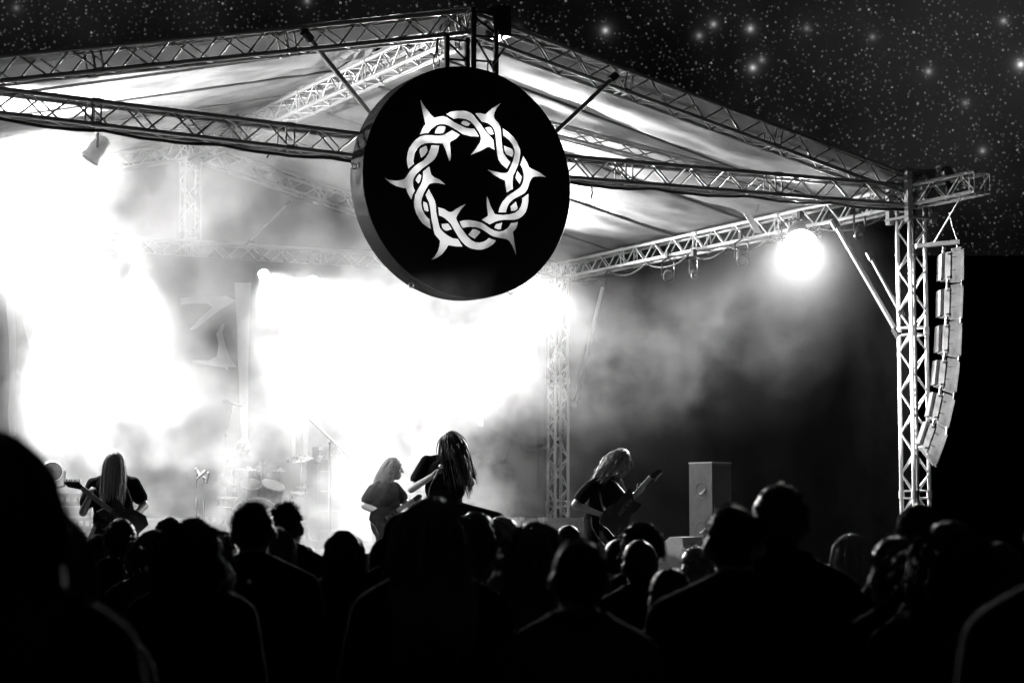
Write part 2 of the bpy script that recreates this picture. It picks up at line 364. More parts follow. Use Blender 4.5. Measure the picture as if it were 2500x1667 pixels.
# ---- slanting pipes
def pipe(label, p0, p1, r=.026, name='brace_pipe', m=STEEL, group='slanting brace pipes'):
    t = thing(name, label, 'pipe', p1, group)
    rod('tube', p0, p1, r, m, t, 12)
    d = (Vector(p1)-Vector(p0)).normalized()
    for p in (p0, p1): MB().tube([Vector(p)-d*.06, Vector(p)+d*.06], r*1.7, 10).build('clamp', BLACKMET, t)
    return t
pipe('dark pipe from the left front rafter down to the round sign', at(750, 88, 22.2), at(925, 305, 23.0), .03)
pipe('dark pipe from the right front rafter down to the round sign', at(1497, 190, 23.7), at(1330, 348, 23.1), .026)
pipe('lit pipe from the right side truss down to the front tower', at(2040, 548, 26.9), at(2190, 812, 26.0), .03)
pipe('short lit pipe ending at the front right tower', at(2125, 626, 26.6), at(2198, 762, 26.0), .024)
pipe('pale pipe bracing the rear right tower in the haze', at(1475, 690, 33.0), at(1404, 985, 33.6), .035)
pipe('faint wire in the haze left of the round sign', at(705, 495, 30.5), at(606, 592, 30.8), .012)

# ---- roof canvas: two sagging slopes with seams and wrinkles
rc = thing('roof_canopy', 'pale wrinkled tarpaulin roof stretched over the trusses', 'roof', (0, DEPTH/2, 7.3))
def slope(sgn, a, b, name):
    strips = 5; nx, ny = 60, 22
    y_lo, y_hi = -.12, DEPTH+.12
    for s_ in range(strips):
        m_ = MB()
        for j in range(ny+1):
            for i in range(nx+1):
                u = i/nx; v = j/ny; y = y_lo+(y_hi-y_lo)*(s_+v)/strips
                base = a.lerp(b, u*1.03); vv = y/DEPTH
                zz = base.z+.17+(0 if sgn > 0 else .12*(1-u)*(0))
                sag = -.07*math.sin(PI*u)*math.sin(PI*v)
                wr = .05*mnoise.noise(Vector((base.x*.7+s_*3, y*2.4, sgn)))+.028*mnoise.noise(Vector((base.x*1.5-y*1.9, y*2.2+base.x*2.1, 3+sgn)))+.010*mnoise.noise(Vector((base.x*5-y*3, y*5+base.x*2, 9)))
                edge = .0 if v < .02 or v > .98 else 1.0
                zz += sag+wr*edge*(1.0 if sgn < 0 else .45)
                if sgn < 0: zz += .12*u*(1-vv)
                m_.v.append(Vector((base.x, y, zz)))
        for j in range(ny):
            for i in range(nx):
                k = j*(nx+1)+i; m_.f.append((k, k+1, k+nx+2, k+nx+1)); m_.sm.append(True)
        m_.build('canvas_panel', CANVAS, rc)
        y = y_lo+(y_hi-y_lo)*s_/strips
        if s_: rod('seam', (a.x, y, a.z+.155), (b.x, y, b.z+.155), .018, CANVAS, rc)
slope(-1, Vector((0, 0, FA.z)), Vector((-6.285, 0, 5.78)), 'left')
slope(1, Vector((0, 0, FA.z)), Vector((6.285, 0, 5.78)), 'right')
# the rolled front hem that shows through the left rafter
for (p0, p1) in ((FL, FA), (FA, FR)):
    m_ = MB(); n = 40
    for k in range(n+1):
        p = p0.lerp(p1, k/n); w_ = .02*mnoise.noise(Vector((p.x*3, 0, 1)))
        m_.v += [p+Vector((0, .2, .155+w_)), p+Vector((0, .34+w_, .0))]
    for k in range(n): m_.f.append((2*k, 2*k+2, 2*k+3, 2*k+1)); m_.sm.append(True)
    m_.build('front_hem', CANVAS, rc)

# ---- drapes
def drape(name, label, p0, p1, z0, z1, folds, amp, m=DRAPE, top=None):
    p0 = Vector(p0); p1 = Vector(p1); d = (p1-p0); nrm = Vector((d.y, -d.x, 0)).normalized(); n = int(d.length*14)
    mb = MB(); rows = 6
    for k in range(n+1):
        u = k/n; p = p0+d*u
        zt = z1 if top is None else top(u)
        for r_ in range(rows+1):
            h = r_/rows; z = z0+(zt-z0)*h
            off = amp*(1-.4*h)*(math.sin(u*folds*2*PI+.6*math.sin(u*folds*1.7))+.4*mnoise.noise(Vector((u*folds*2, z*.4, 7))))
            mb.v.append(p+nrm*off+Vector((0, 0, z)))
    for k in range(n):
        for r_ in range(rows): a = k*(rows+1)+r_; mb.f.append((a, a+rows+1, a+rows+2, a+1)); mb.sm.append(True)
    o = mb.build(name, m); return tag(o, label, 'drape')
drape('rear_backdrop', 'black cloth backdrop with pale dripping letters at the back of the stage', (-6.2, DEPTH-.35, 0), (5.7, DEPTH-.35, 0), STAGE_Z, 5.62, 5, .012)
drape('corner_drape', 'narrow black cloth closing the corner behind the rear right tower', (5.5, DEPTH+.42, 0), (6.5, DEPTH+.42, 0), STAGE_Z-.9, 5.7, 3, .012)
drape('gable_drape', 'dark cloth closing the rear gable above the lamp truss', (-6.2, DEPTH+.3, 0), (6.2, DEPTH+.3, 0), 5.5, 7.3, 9, .03, top=lambda u: 5.75+1.5*(1-abs(2*u-1)))
drape('side_drape', 'black side wall cloth on the right of the stage', (6.5, DEPTH+.45, 0), (6.5, .35, 0), STAGE_Z-.9, 5.6, 7, .015)
drape('side_drape', 'black side wall cloth on the left of the stage', (-6.5, .35, 0), (-6.5, DEPTH, 0), STAGE_Z-.9, 5.6, 7, .015)

# pale print on the backdrop: dripping letter strokes
bd = bpy.data.objects['rear_backdrop']
YB = DEPTH-.35-.03
def wallpt(px, py, Y=YB):
    d = at(px, py, 1)-CAM; t = (Y-CAM.y)/d.y; return CAM+d*t
def stroke(pts):
    P = [wallpt(*p) for p in pts]; o = Vector((0, YB, 0))
    mb = MB(); mb.prism([(p.x, p.z) for p in P], o, (1, 0, 0), (0, 0, 1), .004); mb.build('printed_stroke', PRINT, bd)
stroke([(8,640),(16,760),(22,830),(24,930),(19,1010),(23,1064),(39,1064),(39,1010),(36,930),(40,830),(36,760),(34,640)])
stroke([(50,640),(56,790),(80,880),(99,920),(107,985),(116,997),(125,985),(131,945),(112,905),(92,850),(74,775),(70,640)])
stroke([(440,727),(500,722),(550,722),(575,733),(540,755),(500,785),(475,805),(462,805),(495,770),(518,750),(505,740),(470,740),(440,745)])
stroke([(540,793),(548,790),(543,812),(548,835),(560,870),(577,896),(556,896),(556,904),(548,897),(520,893),(470,885),(470,878),(510,880),(530,868),(533,840),(528,815)])
stroke([(573,690),(578,800),(581,890),(585,990),(588,1080),(604,1080),(606,990),(606,890),(609,800),(613,690)])
stroke([(712,960),(709,1040),(711,1130),(721,1130),(722,1040),(722,960)])
stroke([(738,985),(740,1060),(741,1140),(749,1140),(752,1060),(754,985)])
stroke([(1150,860),(1160,960),(1168,1040),(1180,1040),(1182,960),(1180,860)])

# ---- dark tent and field edge beyond the stage on the right
tn = thing('backstage_tent', 'large black marquee tent standing in the dark right of the stage', 'tent', at(2600, 1278, 48))
tc0 = at(2600, 1278, 48); tc0.z = 0
ux = RIGHT; uy = HEAD; W2, D2 = 6.5, 5.0; H1, H2 = 7.25, 7.9
mb = MB(); c8 = [tc0-ux*W2-uy*D2, tc0+ux*W2-uy*D2, tc0+ux*W2+uy*D2, tc0-ux*W2+uy*D2]
Z = Vector((0, 0, 1))
mb.add([c8[0], c8[1], c8[2], c8[3]]+[c+Z*H1 for c in c8], [(0, 1, 5, 4), (1, 2, 6, 5), (2, 3, 7, 6), (3, 0, 4, 7)])
mb.build('tent_wall', BLACKTENT, tn)
mb = MB(); e = .25
e8 = [tc0-ux*(W2+e)-uy*(D2+e)+Z*H1, tc0+ux*(W2+e)-uy*(D2+e)+Z*(H1), tc0+ux*(W2+e)+uy*(D2+e)+Z*H1, tc0-ux*(W2+e)+uy*(D2+e)+Z*H1]
mb.add(e8+[tc0-uy*(D2*.2)+Z*(H1+.25), tc0+uy*(D2*.2)+Z*(H1+.25)], [(0, 1, 4), (1, 2, 5, 4), (2, 3, 5), (3, 0, 4, 5)])
mb.build('tent_roof', BLACKTENT, tn)
# ================================================================== the round sign
exec_emblem = None
SC = Vector((-.16, -.5, 5.40)); SR = 1.262
sg = thing('round_sign', 'big black drum sign with a pale thorny braided ring hanging at the stage front', 'sign', SC)
mb = MB(); n = 96
mb.lathe(SC, (0, -1, 0), [(SR*.2, 0.0), (SR*.6, 0.0), (SR-.012, 0.0), (SR, -.012)], n); mb.v.append(SC.copy()); k0 = len(mb.v)-1
for k in range(n): mb.f.append((k0, (k+1) % n, k)); mb.sm.append(False)
mb.build('sign_face', VINYL, sg)
mb = MB(); mb.lathe(SC, (0, -1, 0), [(SR, -.012), (SR+.004, -.1), (SR, -.33)], n); mb.build('sign_rim', RIMVINYL, sg)
mb = MB(); mb.lathe(SC, (0, 1, 0), [(SR, .33), (SR*.5, .331), (.001, .331)], n); mb.build('sign_back', BLACKPLY, sg)
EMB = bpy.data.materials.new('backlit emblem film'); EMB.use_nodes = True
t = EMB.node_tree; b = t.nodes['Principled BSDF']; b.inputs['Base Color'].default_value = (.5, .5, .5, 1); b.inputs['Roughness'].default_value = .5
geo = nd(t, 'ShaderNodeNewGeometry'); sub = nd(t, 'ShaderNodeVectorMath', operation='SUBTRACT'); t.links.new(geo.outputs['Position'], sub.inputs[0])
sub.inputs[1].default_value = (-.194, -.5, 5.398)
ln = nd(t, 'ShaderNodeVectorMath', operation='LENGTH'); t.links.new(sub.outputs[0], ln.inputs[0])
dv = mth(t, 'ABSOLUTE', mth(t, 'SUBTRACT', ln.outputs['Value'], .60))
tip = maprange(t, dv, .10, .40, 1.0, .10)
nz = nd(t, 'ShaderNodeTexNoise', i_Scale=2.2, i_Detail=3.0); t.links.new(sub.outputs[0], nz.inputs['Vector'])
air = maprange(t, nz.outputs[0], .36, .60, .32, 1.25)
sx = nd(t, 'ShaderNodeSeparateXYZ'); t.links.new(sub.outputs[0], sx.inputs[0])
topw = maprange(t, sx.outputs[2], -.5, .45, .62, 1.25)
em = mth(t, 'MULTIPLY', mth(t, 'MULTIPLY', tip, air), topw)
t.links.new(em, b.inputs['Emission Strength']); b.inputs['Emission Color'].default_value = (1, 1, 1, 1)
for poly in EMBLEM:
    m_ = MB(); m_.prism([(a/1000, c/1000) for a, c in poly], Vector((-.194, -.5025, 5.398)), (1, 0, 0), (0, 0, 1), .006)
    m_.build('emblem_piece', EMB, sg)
# rigging: eye bolts, shackles and slings
for (a, r_) in ((90+14, 1), (90-14, 1), (-62, 0), (-118, 0), (176, 0), (3, 0)):
    p = SC+Vector((math.cos(R(a))*(SR+.03), .18, math.sin(R(a))*(SR+.03)))
    ring = [p+Vector((math.cos(q)*.03, 0, math.sin(q)*.03)) for q in [i*PI/6 for i in range(13)]]
    MB().tube(ring, .007, 6).build('eye_bolt', STEEL, sg)
for a, tx, tz in ((104, 1068, 96), (76, 1232, 118)):
    p = SC+Vector((math.cos(R(a))*(SR+.06), .18, math.sin(R(a))*(SR+.06))); q = at(tx, tz, 22.9)
    MB().tube([p+(q-p)*.3, q], .014, 8).build('sling', BLACKMET, sg)
    lo = p+(q-p)*.12; ring = [lo+Vector((math.cos(w)*.035, 0, math.sin(w)*.09)) for w in [i*PI/8 for i in range(17)]]
    MB().tube(ring, .008, 6).build('shackle', STEEL, sg)
# steel hanger frame between the roof peak and the sign
hg = thing('sign_hanger', 'dark steel ladder frame at the roof peak holding the round sign', 'frame', FA-Vector((0, .2, .6)))
zt = 7.42; zb = SC.z+SR-.06
for x in (-.27, -.02, .06, .34):
    rod('upright', (x, -.16, zb), (x, -.16, zt if x > .0 else zt-.35), .032, BLACKMET, hg)
for z, x0, x1 in ((zb+.06, .06, .34), (zb+.22, .06, .34), (zb+.5, .06, .34), (zb+.2, -.27, -.02), (zb+.42, -.27, -.02), (zt-.05, .06, .34)):
    rod('rung', (x0, -.16, z), (x1, -.16, z+.01), .014, BLACKMET, hg)
rod('brace', (.06, -.16, zb+.5), (.34, -.16, zb+.1), .013, BLACKMET, hg); rod('brace', (-.27, -.16, zb+.4), (-.02, -.16, zb+.2), .013, BLACKMET, hg)
rod('brace', (.06, -.16, zt-.1), (.34, -.16, zb+.55), .013, BLACKMET, hg)
MB().box((.42, -.06, 7.3), (.16, .32, .34)).build('peak_plate', BLACKMET, hg)

# ================================================================== lamps
def lamp(name, label, p, aim, lit=0.0, cone=60, r=.13, ln_=.32, hang=.25, floor=False, group='stage lamps', body=BLACKMET, blend=.6, soft=.08, lens_gain=None):
    p = Vector(p); aim = Vector(aim); d = (aim-p).normalized()
    t = thing(name, label, 'lamp', p, group)
    MB().lathe(p, d, [(r*.25, -ln_), (r*.75, -ln_*.9), (r*.9, -ln_*.45), (r*.85, -ln_*.1), (r, -.02), (r*1.04, .03), (r*.98, .035)], 18).build('lamp_body', body, t)
    x, y, _ = basis(d)
    sgn = -1 if floor else 1
    side = Vector((0, 0, 1)).cross(d); side = side.normalized() if side.length > .05 else Vector((1, 0, 0))
    top = p-d*ln_*.4+Vector((0, 0, sgn*hang))
    mid = p-d*ln_*.4
    MB().tube([mid+side*r*1.15, mid+side*r*1.15+Vector((0, 0, sgn*hang*.8)), top, mid-side*r*1.15+Vector((0, 0, sgn*hang*.8)), mid-side*r*1.15], .014, 6).build('yoke', BLACKMET, t)
    MB().box(top+Vector((0, 0, sgn*.05)), (.07, .07, .1)).build('clamp', BLACKMET, t)
    m = LENS_ON if lit else GLASS
    MB().lathe(p, d, [(r*.95, .0), (r*.6, .012), (.001, .018)], 18).build('lens', m, t)
    if lit:
        ld = bpy.data.lights.new('lamp_beam', 'SPOT'); ld.energy = lit; ld.spot_size = R(cone); ld.spot_blend = blend; ld.shadow_soft_size = soft
        ld.use_soft_falloff = False
        lo = bpy.data.objects.new('lamp_beam', ld); COL.objects.link(lo); lo.parent = t
        lo.location = d*.06; lo.rotation_euler = d.to_track_quat('-Z', 'Y').to_euler()
    return t
K = 1.0
# left, inside the front truss: blinding cluster
lamp('spot_lamp', 'blinding lamp under the left end of the front truss', at(-45, 415, 23.4), at(330, 1050, 22.8), 27000*K, 52, r=.16, blend=.9)
lamp('spot_lamp', 'blinding wide lamp washing the left roof canvas', at(5, 440, 24.6), at(600, 330, 23.6), 3000*K, 150, r=.18, blend=.5)
lamp('spot_lamp', 'side lamp left of the stage aimed across at the front tower', Vector((-9.0, -1.0, 3.0)), Vector((6.3, -.75, 3.95)), 30000*K, 13, r=.16, blend=.5)
lamp('moving_head_lamp', 'pale moving head lamp hanging under the left front truss', at(222, 385, 23.0), at(160, 470, 22.9), 0, r=.11, ln_=.28, body=WHITE)
# rear truss row
RY = DEPTH-.3
def reartr(px, dz=-.42):
    q = wallpt(px, 620, RY); return Vector((q.x, RY-.05, 5.78+dz))
for px, aim, e, lb in ((330, (350, 1150, 24), 3500, 'lit lamp at the left end of the rear truss in the white haze'),
                   (640, (955, 1090, 24), 9000, 'lit lamp on the rear truss, leftmost of the row left of the sign'),
                   (700, (1010, 1090, 24), 9000, 'lit lamp on the rear truss, second of the row left of the sign'),
                   (760, (1090, 1090, 24), 9000, 'lit lamp on the rear truss, third of the row left of the sign'),
                   (815, (1150, 1090, 24), 9000, 'lit lamp on the rear truss, nearest the left edge of the sign')):
    lamp('spot_lamp', lb, reartr(px, {640: -.36, 700: -.5, 760: -.42, 815: -.56}.get(px, -.42)), at(*aim), e*K, 36, r=.09, blend=1.0, group='lit lamps on the rear truss')
lamp('spot_lamp', 'lit lamp glinting past the lower right edge of the round sign', reartr(1275), at(1430, 1150, 26.5), 6000*K, 108, r=.14, blend=.6, group='lit lamps on the rear truss')
# right: the flaring lamp on the side truss
EX = 6.1
def eave(px, dz):
    d = at(px, 580, 1)-CAM; t = (EX-CAM.x)/d.x; q = CAM+d*t; return Vector((EX, q.y, 5.78+dz))
lamp('spot_lamp', 'flaring lamp on the right side truss', eave(1955, -.33), eave(1955, -.33)+Vector((-.75, -1, -1.0)), 5500*K, 112, r=.22, blend=.7)
lamp('moving_head_lamp', 'unlit moving head lamp under the right side truss nearest the flight cases', eave(1632, -.45), at(1650, 720, 29), 0, r=.08, ln_=.3)
lamp('moving_head_lamp', 'unlit moving head lamp in the middle of the right side truss', eave(1812, -.42), at(1830, 700, 28), 0, r=.08, ln_=.3)
lamp('moving_head_lamp', 'small unlit lamp on the right side truss between two moving heads', eave(1695, -.5), at(1720, 740, 29), 0, r=.05, ln_=.16)
lamp('moving_head_lamp', 'unlit lamp under the truss between the flare and the front tower', eave(2098, -.38), at(2090, 660, 26), 0, r=.06, ln_=.2)
bd2 = thing('lamp_barn_door', 'bright tilted metal flap left of the flaring lamp', 'flap', at(1838, 545, 27.2))
MB().box(at(1838, 545, 27.2), (.09, .012, .3), x=RIGHT, y=HEAD, z=(UP*.86-RIGHT*.5).normalized()).build('flap_plate', WHITE, bd2)
MB().tube([at(1846, 520, 27.2), at(1852, 500, 27.2)], .012, 6).build('hinge', STEEL, bd2)

# ================================================================== stage smoke
sm = bpy.data.materials.new('stage smoke'); sm.use_nodes = True; t = sm.node_tree
for n_ in list(t.nodes): t.nodes.remove(n_)
out = nd(t, 'ShaderNodeOutputMaterial'); pv = nd(t, 'ShaderNodeVolumePrincipled')
pv.inputs['Color'].default_value = (.92, .92, .92, 1); pv.inputs['Anisotropy'].default_value = .25
tcn = nd(t, 'ShaderNodeTexCoord'); P_ = tcn.outputs['Object']
sxyz = nd(t, 'ShaderNodeSeparateXYZ'); t.links.new(P_, sxyz.inputs[0]); X_, Y_, Z_ = sxyz.outputs
n1 = nd(t, 'ShaderNodeTexNoise', i_Scale=.85, i_Detail=5.0, i_Roughness=.64); t.links.new(P_, n1.inputs['Vector'])
cloud = maprange(t, n1.outputs[0], .485, .60, .0, 1.0)
left = mth(t, 'ADD', maprange(t, X_, 4.2, -1.0, .26, 1.0), maprange(t, X_, -2.2, -4.5, 0, .5))
base = mth(t, 'ADD', mth(t, 'MULTIPLY', cloud, .19), .008)
dn = mth(t, 'MULTIPLY', base, left)
rt = maprange(t, X_, 1.5, 3.6, 0, 1)
low = mth(t, 'SUBTRACT', 1.0, mth(t, 'MULTIPLY', rt, maprange(t, Z_, 3.8, 2.7, 0, .97)))          # the right side is clear near the floor
high = mth(t, 'SUBTRACT', 1.0, mth(t, 'MULTIPLY', rt, maprange(t, Z_, 4.2, 5.2, 0, .93)))
dn = mth(t, 'MULTIPLY', mth(t, 'MULTIPLY', dn, low), high)
edge = mth(t, 'MULTIPLY', maprange(t, Y_, .3, 2.8, 0, 1), maprange(t, X_, 6.1, 4.6, .1, 1))
dn = mth(t, 'MULTIPLY', dn, edge)
vk = nd(t, 'ShaderNodeVectorMath', operation='DISTANCE'); t.links.new(P_, vk.inputs[0]); vk.inputs[1].default_value = (-.6, 4.8, 2.2)
dn = mth(t, 'MULTIPLY', dn, maprange(t, vk.outputs['Value'], .8, 2.4, .35, 1))          # thinner round the drums
fog = mth(t, 'MULTIPLY', maprange(t, Z_, 2.9, 1.6, 0, 1), mth(t, 'MULTIPLY', maprange(t, X_, 2.6, .8, 0, 1), maprange(t, Y_, 1.2, 2.6, 0, 1)))
dn = mth(t, 'ADD', dn, mth(t, 'MULTIPLY', fog, mth(t, 'MULTIPLY', cloud, .12)))                # fog machine smoke lying on the deck
v7 = nd(t, 'ShaderNodeVectorMath', operation='DISTANCE'); t.links.new(P_, v7.inputs[0]); v7.inputs[1].default_value = reartr(1275, -.9)  # extra smoke density added to whiten the glow of this lamp
dn = mth(t, 'ADD', dn, mth(t, 'MULTIPLY', maprange(t, v7.outputs['Value'], 2.6, 0, 0, 1, 'LINEAR'), mth(t, 'ADD', mth(t, 'MULTIPLY', cloud, .05), .012)))
FLP = eave(1955, -.33)                      # smoke density added round the flaring lamp to make its glow
vd = nd(t, 'ShaderNodeVectorMath', operation='DISTANCE'); t.links.new(P_, vd.inputs[0]); vd.inputs[1].default_value = FLP
dn = mth(t, 'ADD', dn, mth(t, 'MULTIPLY', maprange(t, vd.outputs['Value'], 2.0, 0, 0, 1, 'LINEAR'), .017))
vl = nd(t, 'ShaderNodeVectorMath', operation='DISTANCE'); t.links.new(P_, vl.inputs[0]); vl.inputs[1].default_value = at(40, 480, 23.6)  # density added here so the glow at the left lamps turns solid white
dn = mth(t, 'ADD', dn, mth(t, 'MULTIPLY', mth(t, 'POWER', maprange(t, vl.outputs['Value'], 2.4, 0, 0, 1, 'LINEAR'), 2.0), mth(t, 'ADD', mth(t, 'MULTIPLY', cloud, .3), .12)))
t.links.new(dn, pv.inputs['Density']); t.links.new(pv.outputs[0], out.inputs['Volume'])
mb = MB(); a = -.1; b_ = DEPTH-.42
prof = [(-6.2, STAGE_Z+.004), (6.2, STAGE_Z+.004), (6.2, 5.6), (0, 7.1), (-6.2, 5.6)]
vs = [Vector((x, a, z)) for x, z in prof]+[Vector((x, b_, z)) for x, z in prof]
mb.add(vs, [(0, 1, 2, 3, 4), (9, 8, 7, 6, 5)]+[(i, i+5, (i+1) % 5+5, (i+1) % 5) for i in range(5)])
so = mb.build('stage_smoke', sm); tag(so, 'drifting smoke filling the stage under the roof', 'smoke', kind='stuff')
# ================================================================== people
def soften(o, voxel, it=6, fac=.5):
    m = o.modifiers.new('join', 'REMESH'); m.mode = 'VOXEL'; m.voxel_size = voxel; m.use_smooth_shade = True
    s = o.modifiers.new('soften', 'SMOOTH'); s.iterations = it; s.factor = fac
    return o
def rotm(x, y, z): return Matrix((Vector(x), Vector(y), Vector(z))).transposed()
def frame(f, u):
    u = Vector(u).normalized(); f = Vector(f); f = (f-u*f.dot(u)).normalized(); r = f.cross(u).normalized(); return r, f, u
def hand(mb, wr, d, nrm, s=1.0, curl=.5, side=1, spread=1.0):
    """palm with four unequal bent fingers and a thumb leaving its side"""
    d = Vector(d).normalized(); nrm = Vector(nrm); nrm = (nrm-d*nrm.dot(d)).normalized(); x = d.cross(nrm).normalized()*side
    mb.capsule(wr, wr+d*.03*s, .027*s, .03*s)
    mb.ball(wr+d*.055*s, (.043*s, .05*s, .019*s), 10, 8, rotm(x, d, nrm))
    for i, (o, l) in enumerate(((.031, .068), (.011, .078), (-.010, .073), (-.029, .057))):
        p = wr+d*.088*s+x*o*s; a = curl*1.0; sp = x*(o*1.6*spread)
        q1 = p+((d*math.cos(a*.7)+nrm*math.sin(a*.7)+sp).normalized())*l*.5*s
        q2 = q1+((d*math.cos(a*1.7)+nrm*math.sin(a*1.7)+sp).normalized())*l*.34*s
        q3 = q2+((d*math.cos(a*2.4)+nrm*math.sin(a*2.4)).normalized())*l*.26*s
        mb.capsule(p, q1, .0095*s, .009*s, 8); mb.capsule(q1, q2, .009*s, .0083*s, 8); mb.capsule(q2, q3, .0083*s, .0075*s, 8)
    p = wr+d*.03*s+x*.034*s; q = p+(x*.75+d*.75+nrm*.35*curl).normalized()*.04*s; q2 = q+(x*.2+d*.9+nrm*.6*curl).normalized()*.034*s
    mb.capsule(p, q, .0125*s, .011*s, 8); mb.capsule(q, q2, .011*s, .009*s, 8)
def headshape(mb, h, r, f, u, s):
    M = rotm(r, f, u)
    mb.ball(h-f*.012*s+u*.018*s, (.081*s, .097*s, .108*s), 16, 12, M)
    mb.ball(h+f*.028*s-u*.06*s, (.056*s, .062*s, .058*s), 12, 8, M)
    mb.ball(h+f*.058*s-u*.094*s, (.027*s, .024*s, .02*s), 8, 6, M)
    mb.capsule(h+f*.088*s+u*.018*s, h+f*.112*s-u*.022*s, .010*s, .015*s, 8)
    mb.ball(h+f*.078*s+u*.032*s, (.055*s, .017*s, .012*s), 10, 6, M)
    mb.ball(h+f*.084*s-u*.055*s, (.026*s, .013*s, .011*s), 8, 6, M)
    for k in (-1, 1):
        mb.ball(h+r*.091*s*k-f*.012*s-u*.012*s, (.013*s, .024*s, .036*s), 10, 8, M)
        mb.ball(h+r*.042*s*k+f*.065*s-u*.02*s, (.024*s, .022*s, .02*s), 8, 6, M)
def torso(mb, J, s, k=1.0, add=0.0, hem=0.0, neckcap=True):
    up = (J['neck']-J['pelvis']); L_ = up.length; up = up/L_
    sr = (J['shB']-J['shA']).normalized(); fr = up.cross(sr).normalized(); 
    M = rotm(sr, fr, up); P = lambda t: J['pelvis'].lerp(J['neck'], t)
    w = (J['shB']-J['shA']).length
    mb.ball(P(.66), (w*.425*k+add, .112*s*k+add, .19*s+add), 14, 10, M)
    mb.ball(P(.40), (w*.385*k+add, .103*s*k+add, .19*s+add), 14, 10, M)
    mb.ball(P(.06), (.155*s*k+add, .112*s*k+add, .14*s+add+hem), 14, 10, M)
    mb.capsule(J['shA'].lerp(J['shB'], .1)-up*.03*s, J['shA'].lerp(J['shB'], .9)-up*.03*s, .058*s+add, .058*s+add, 12)
    # trapezius slopes from neck to shoulders
    for q in ('shA', 'shB'): mb.capsule(J['neck']+up*.015*s, J[q].lerp(J['neck'], .12)-up*.005*s, .055*s+add*.7, .052*s+add, 10)
    return sr, fr, up
def person(name, label, J, s=1.0, group=None, shirt=CLOTH_BLACK, sleeve='short', legs=CLOTH_DARK, voxel=.012, hair=None, hairmat=HAIR_DARK,
           curlA=.5, curlB=.5, handA=None, handB=None, nrmA=None, nrmB=None, collar=False, headgear=None, seed=0, hairlen=.35, hairdir=(0, 0, -1),
           hairn=220, wave=.3, k=1.0, eyes=False, shoes=RUBBER):
    r, f, u = frame(J['hf'], J['hu'])
    base = Vector((J['pelvis'].x, J['pelvis'].y, min(J['ankA'].z, J['ankB'].z)-.07*s))
    t = thing(name, label, 'person', base, group)
    mb = MB(); headshape(mb, J['head'], r, f, u, s)
    mb.capsule(J['neck']-u*.01, J['head']-u*.05*s-f*.012*s, .066*s, .06*s)
    sr, fr, up = torso(mb, J, s)
    for q in 'AB':
        mb.capsule(J['sh'+q], J['el'+q], .056*s, .046*s); mb.capsule(J['el'+q], J['wr'+q], .047*s, .031*s)
        hd = (handA if q == 'A' else handB) or (J['wr'+q]-J['el'+q]); nm = (nrmA if q == 'A' else nrmB) or fr
        hand(mb, J['wr'+q], hd, nm, s, curlA if q == 'A' else curlB, 1 if q == 'A' else -1)
        mb.capsule(J['hip'+q], J['knee'+q], .082*s, .056*s); mb.capsule(J['knee'+q], J['ank'+q], .056*s, .038*s)
        mb.capsule(J['ank'+q], J['toe'+q], .042*s, .032*s)
    soften(mb.build('body', SKIN, t), voxel)
    # shirt or jacket
    mb = MB(); torso(mb, J, s, k*1.03, .016*s if sleeve == 'short' else .028*s, .05*s)
    for q in 'AB':
        sh, el, wr = J['sh'+q], J['el'+q], J['wr'+q]
        if sleeve == 'short': mb.capsule(sh, sh.lerp(el, .62), .074*s, .08*s, 14)
        elif sleeve == 'long': mb.capsule(sh, el, .07*s*k, .06*s*k); mb.capsule(el, el.lerp(wr, .93), .06*s*k, .044*s)
        else: mb.capsule(sh, sh.lerp(el, .1), .06*s, .06*s)
    sh_ = soften(mb.build('jacket' if sleeve == 'long' else 'shirt', shirt, t), voxel*1.25, 4)
    if collar:
        cpts = []
        for i in range(13):
            a = 2*PI*i/12; cpts.append(J['neck']+sr*math.cos(a)*.085*s+fr*math.sin(a)*.085*s+up*(.03-.02*math.sin(a))*s)
        MB().tube(cpts, .022*s, 8).build('collar', shirt, sh_)
    mb = MB(); M = rotm(sr, fr, up); mb.ball(J['pelvis'], (.165*s, .122*s, .13*s), 12, 8, M)
    for q in 'AB':
        mb.capsule(J['hip'+q], J['knee'+q], .092*s, .068*s); mb.capsule(J['knee'+q], J['ank'+q]+Vector((0, 0, .03)), .067*s, .058*s)
    soften(mb.build('trousers', legs, t), voxel*1.3, 4)
    for q in 'AB':
        mb = MB(); a, b = J['ank'+q], J['toe'+q]; dd = (b-a); dd.z = 0; dd = dd.normalized()
        mb.capsule(a-dd*.05*s-Vector((0, 0, .03*s)), b+dd*.02*s-Vector((0, 0, .0)), .048*s, .04*s); mb.capsule(a+Vector((0, 0, .04*s)), a, .05*s, .05*s)
        mb.build('shoe', shoes, t)
    if eyes:
        for q in (-1, 1): MB().ball(J['head']+r*.032*s*q+f*.083*s+u*.012*s, .011*s, 8, 6).build('eye', WHITE, t)
    if hair: grow_hair(t, J, s, r, f, u, up, hair, hairmat, hairlen, Vector(hairdir).normalized(), hairn, wave, seed, sleeve == 'long')
    if headgear == 'beanie':
        mb = MB(); M = rotm(r, f, u); c = J['head']-f*.016*s+u*.03*s
        prof = [(1.2, -.02), (1.16, .0), (1.14, .16), (1.08, .45), (.9, .78), (.6, .98), (.25, 1.09), (.02, 1.12)]
        vs = []; n = 36
        for (pr, ph) in prof:
            for q in range(n):
                a = 2*PI*q/n; rib = 1+.018*math.cos(a*18); vs.append(c+M @ Vector((.081*s*pr*rib*math.cos(a), .1*s*pr*rib*math.sin(a), .115*s*ph)))
        fs = [(i*n+q, i*n+(q+1) % n, (i+1)*n+(q+1) % n, (i+1)*n+q) for i in range(len(prof)-1) for q in range(n)]
        mb.add(vs, fs, True); mb.build('beanie', shirt, t)
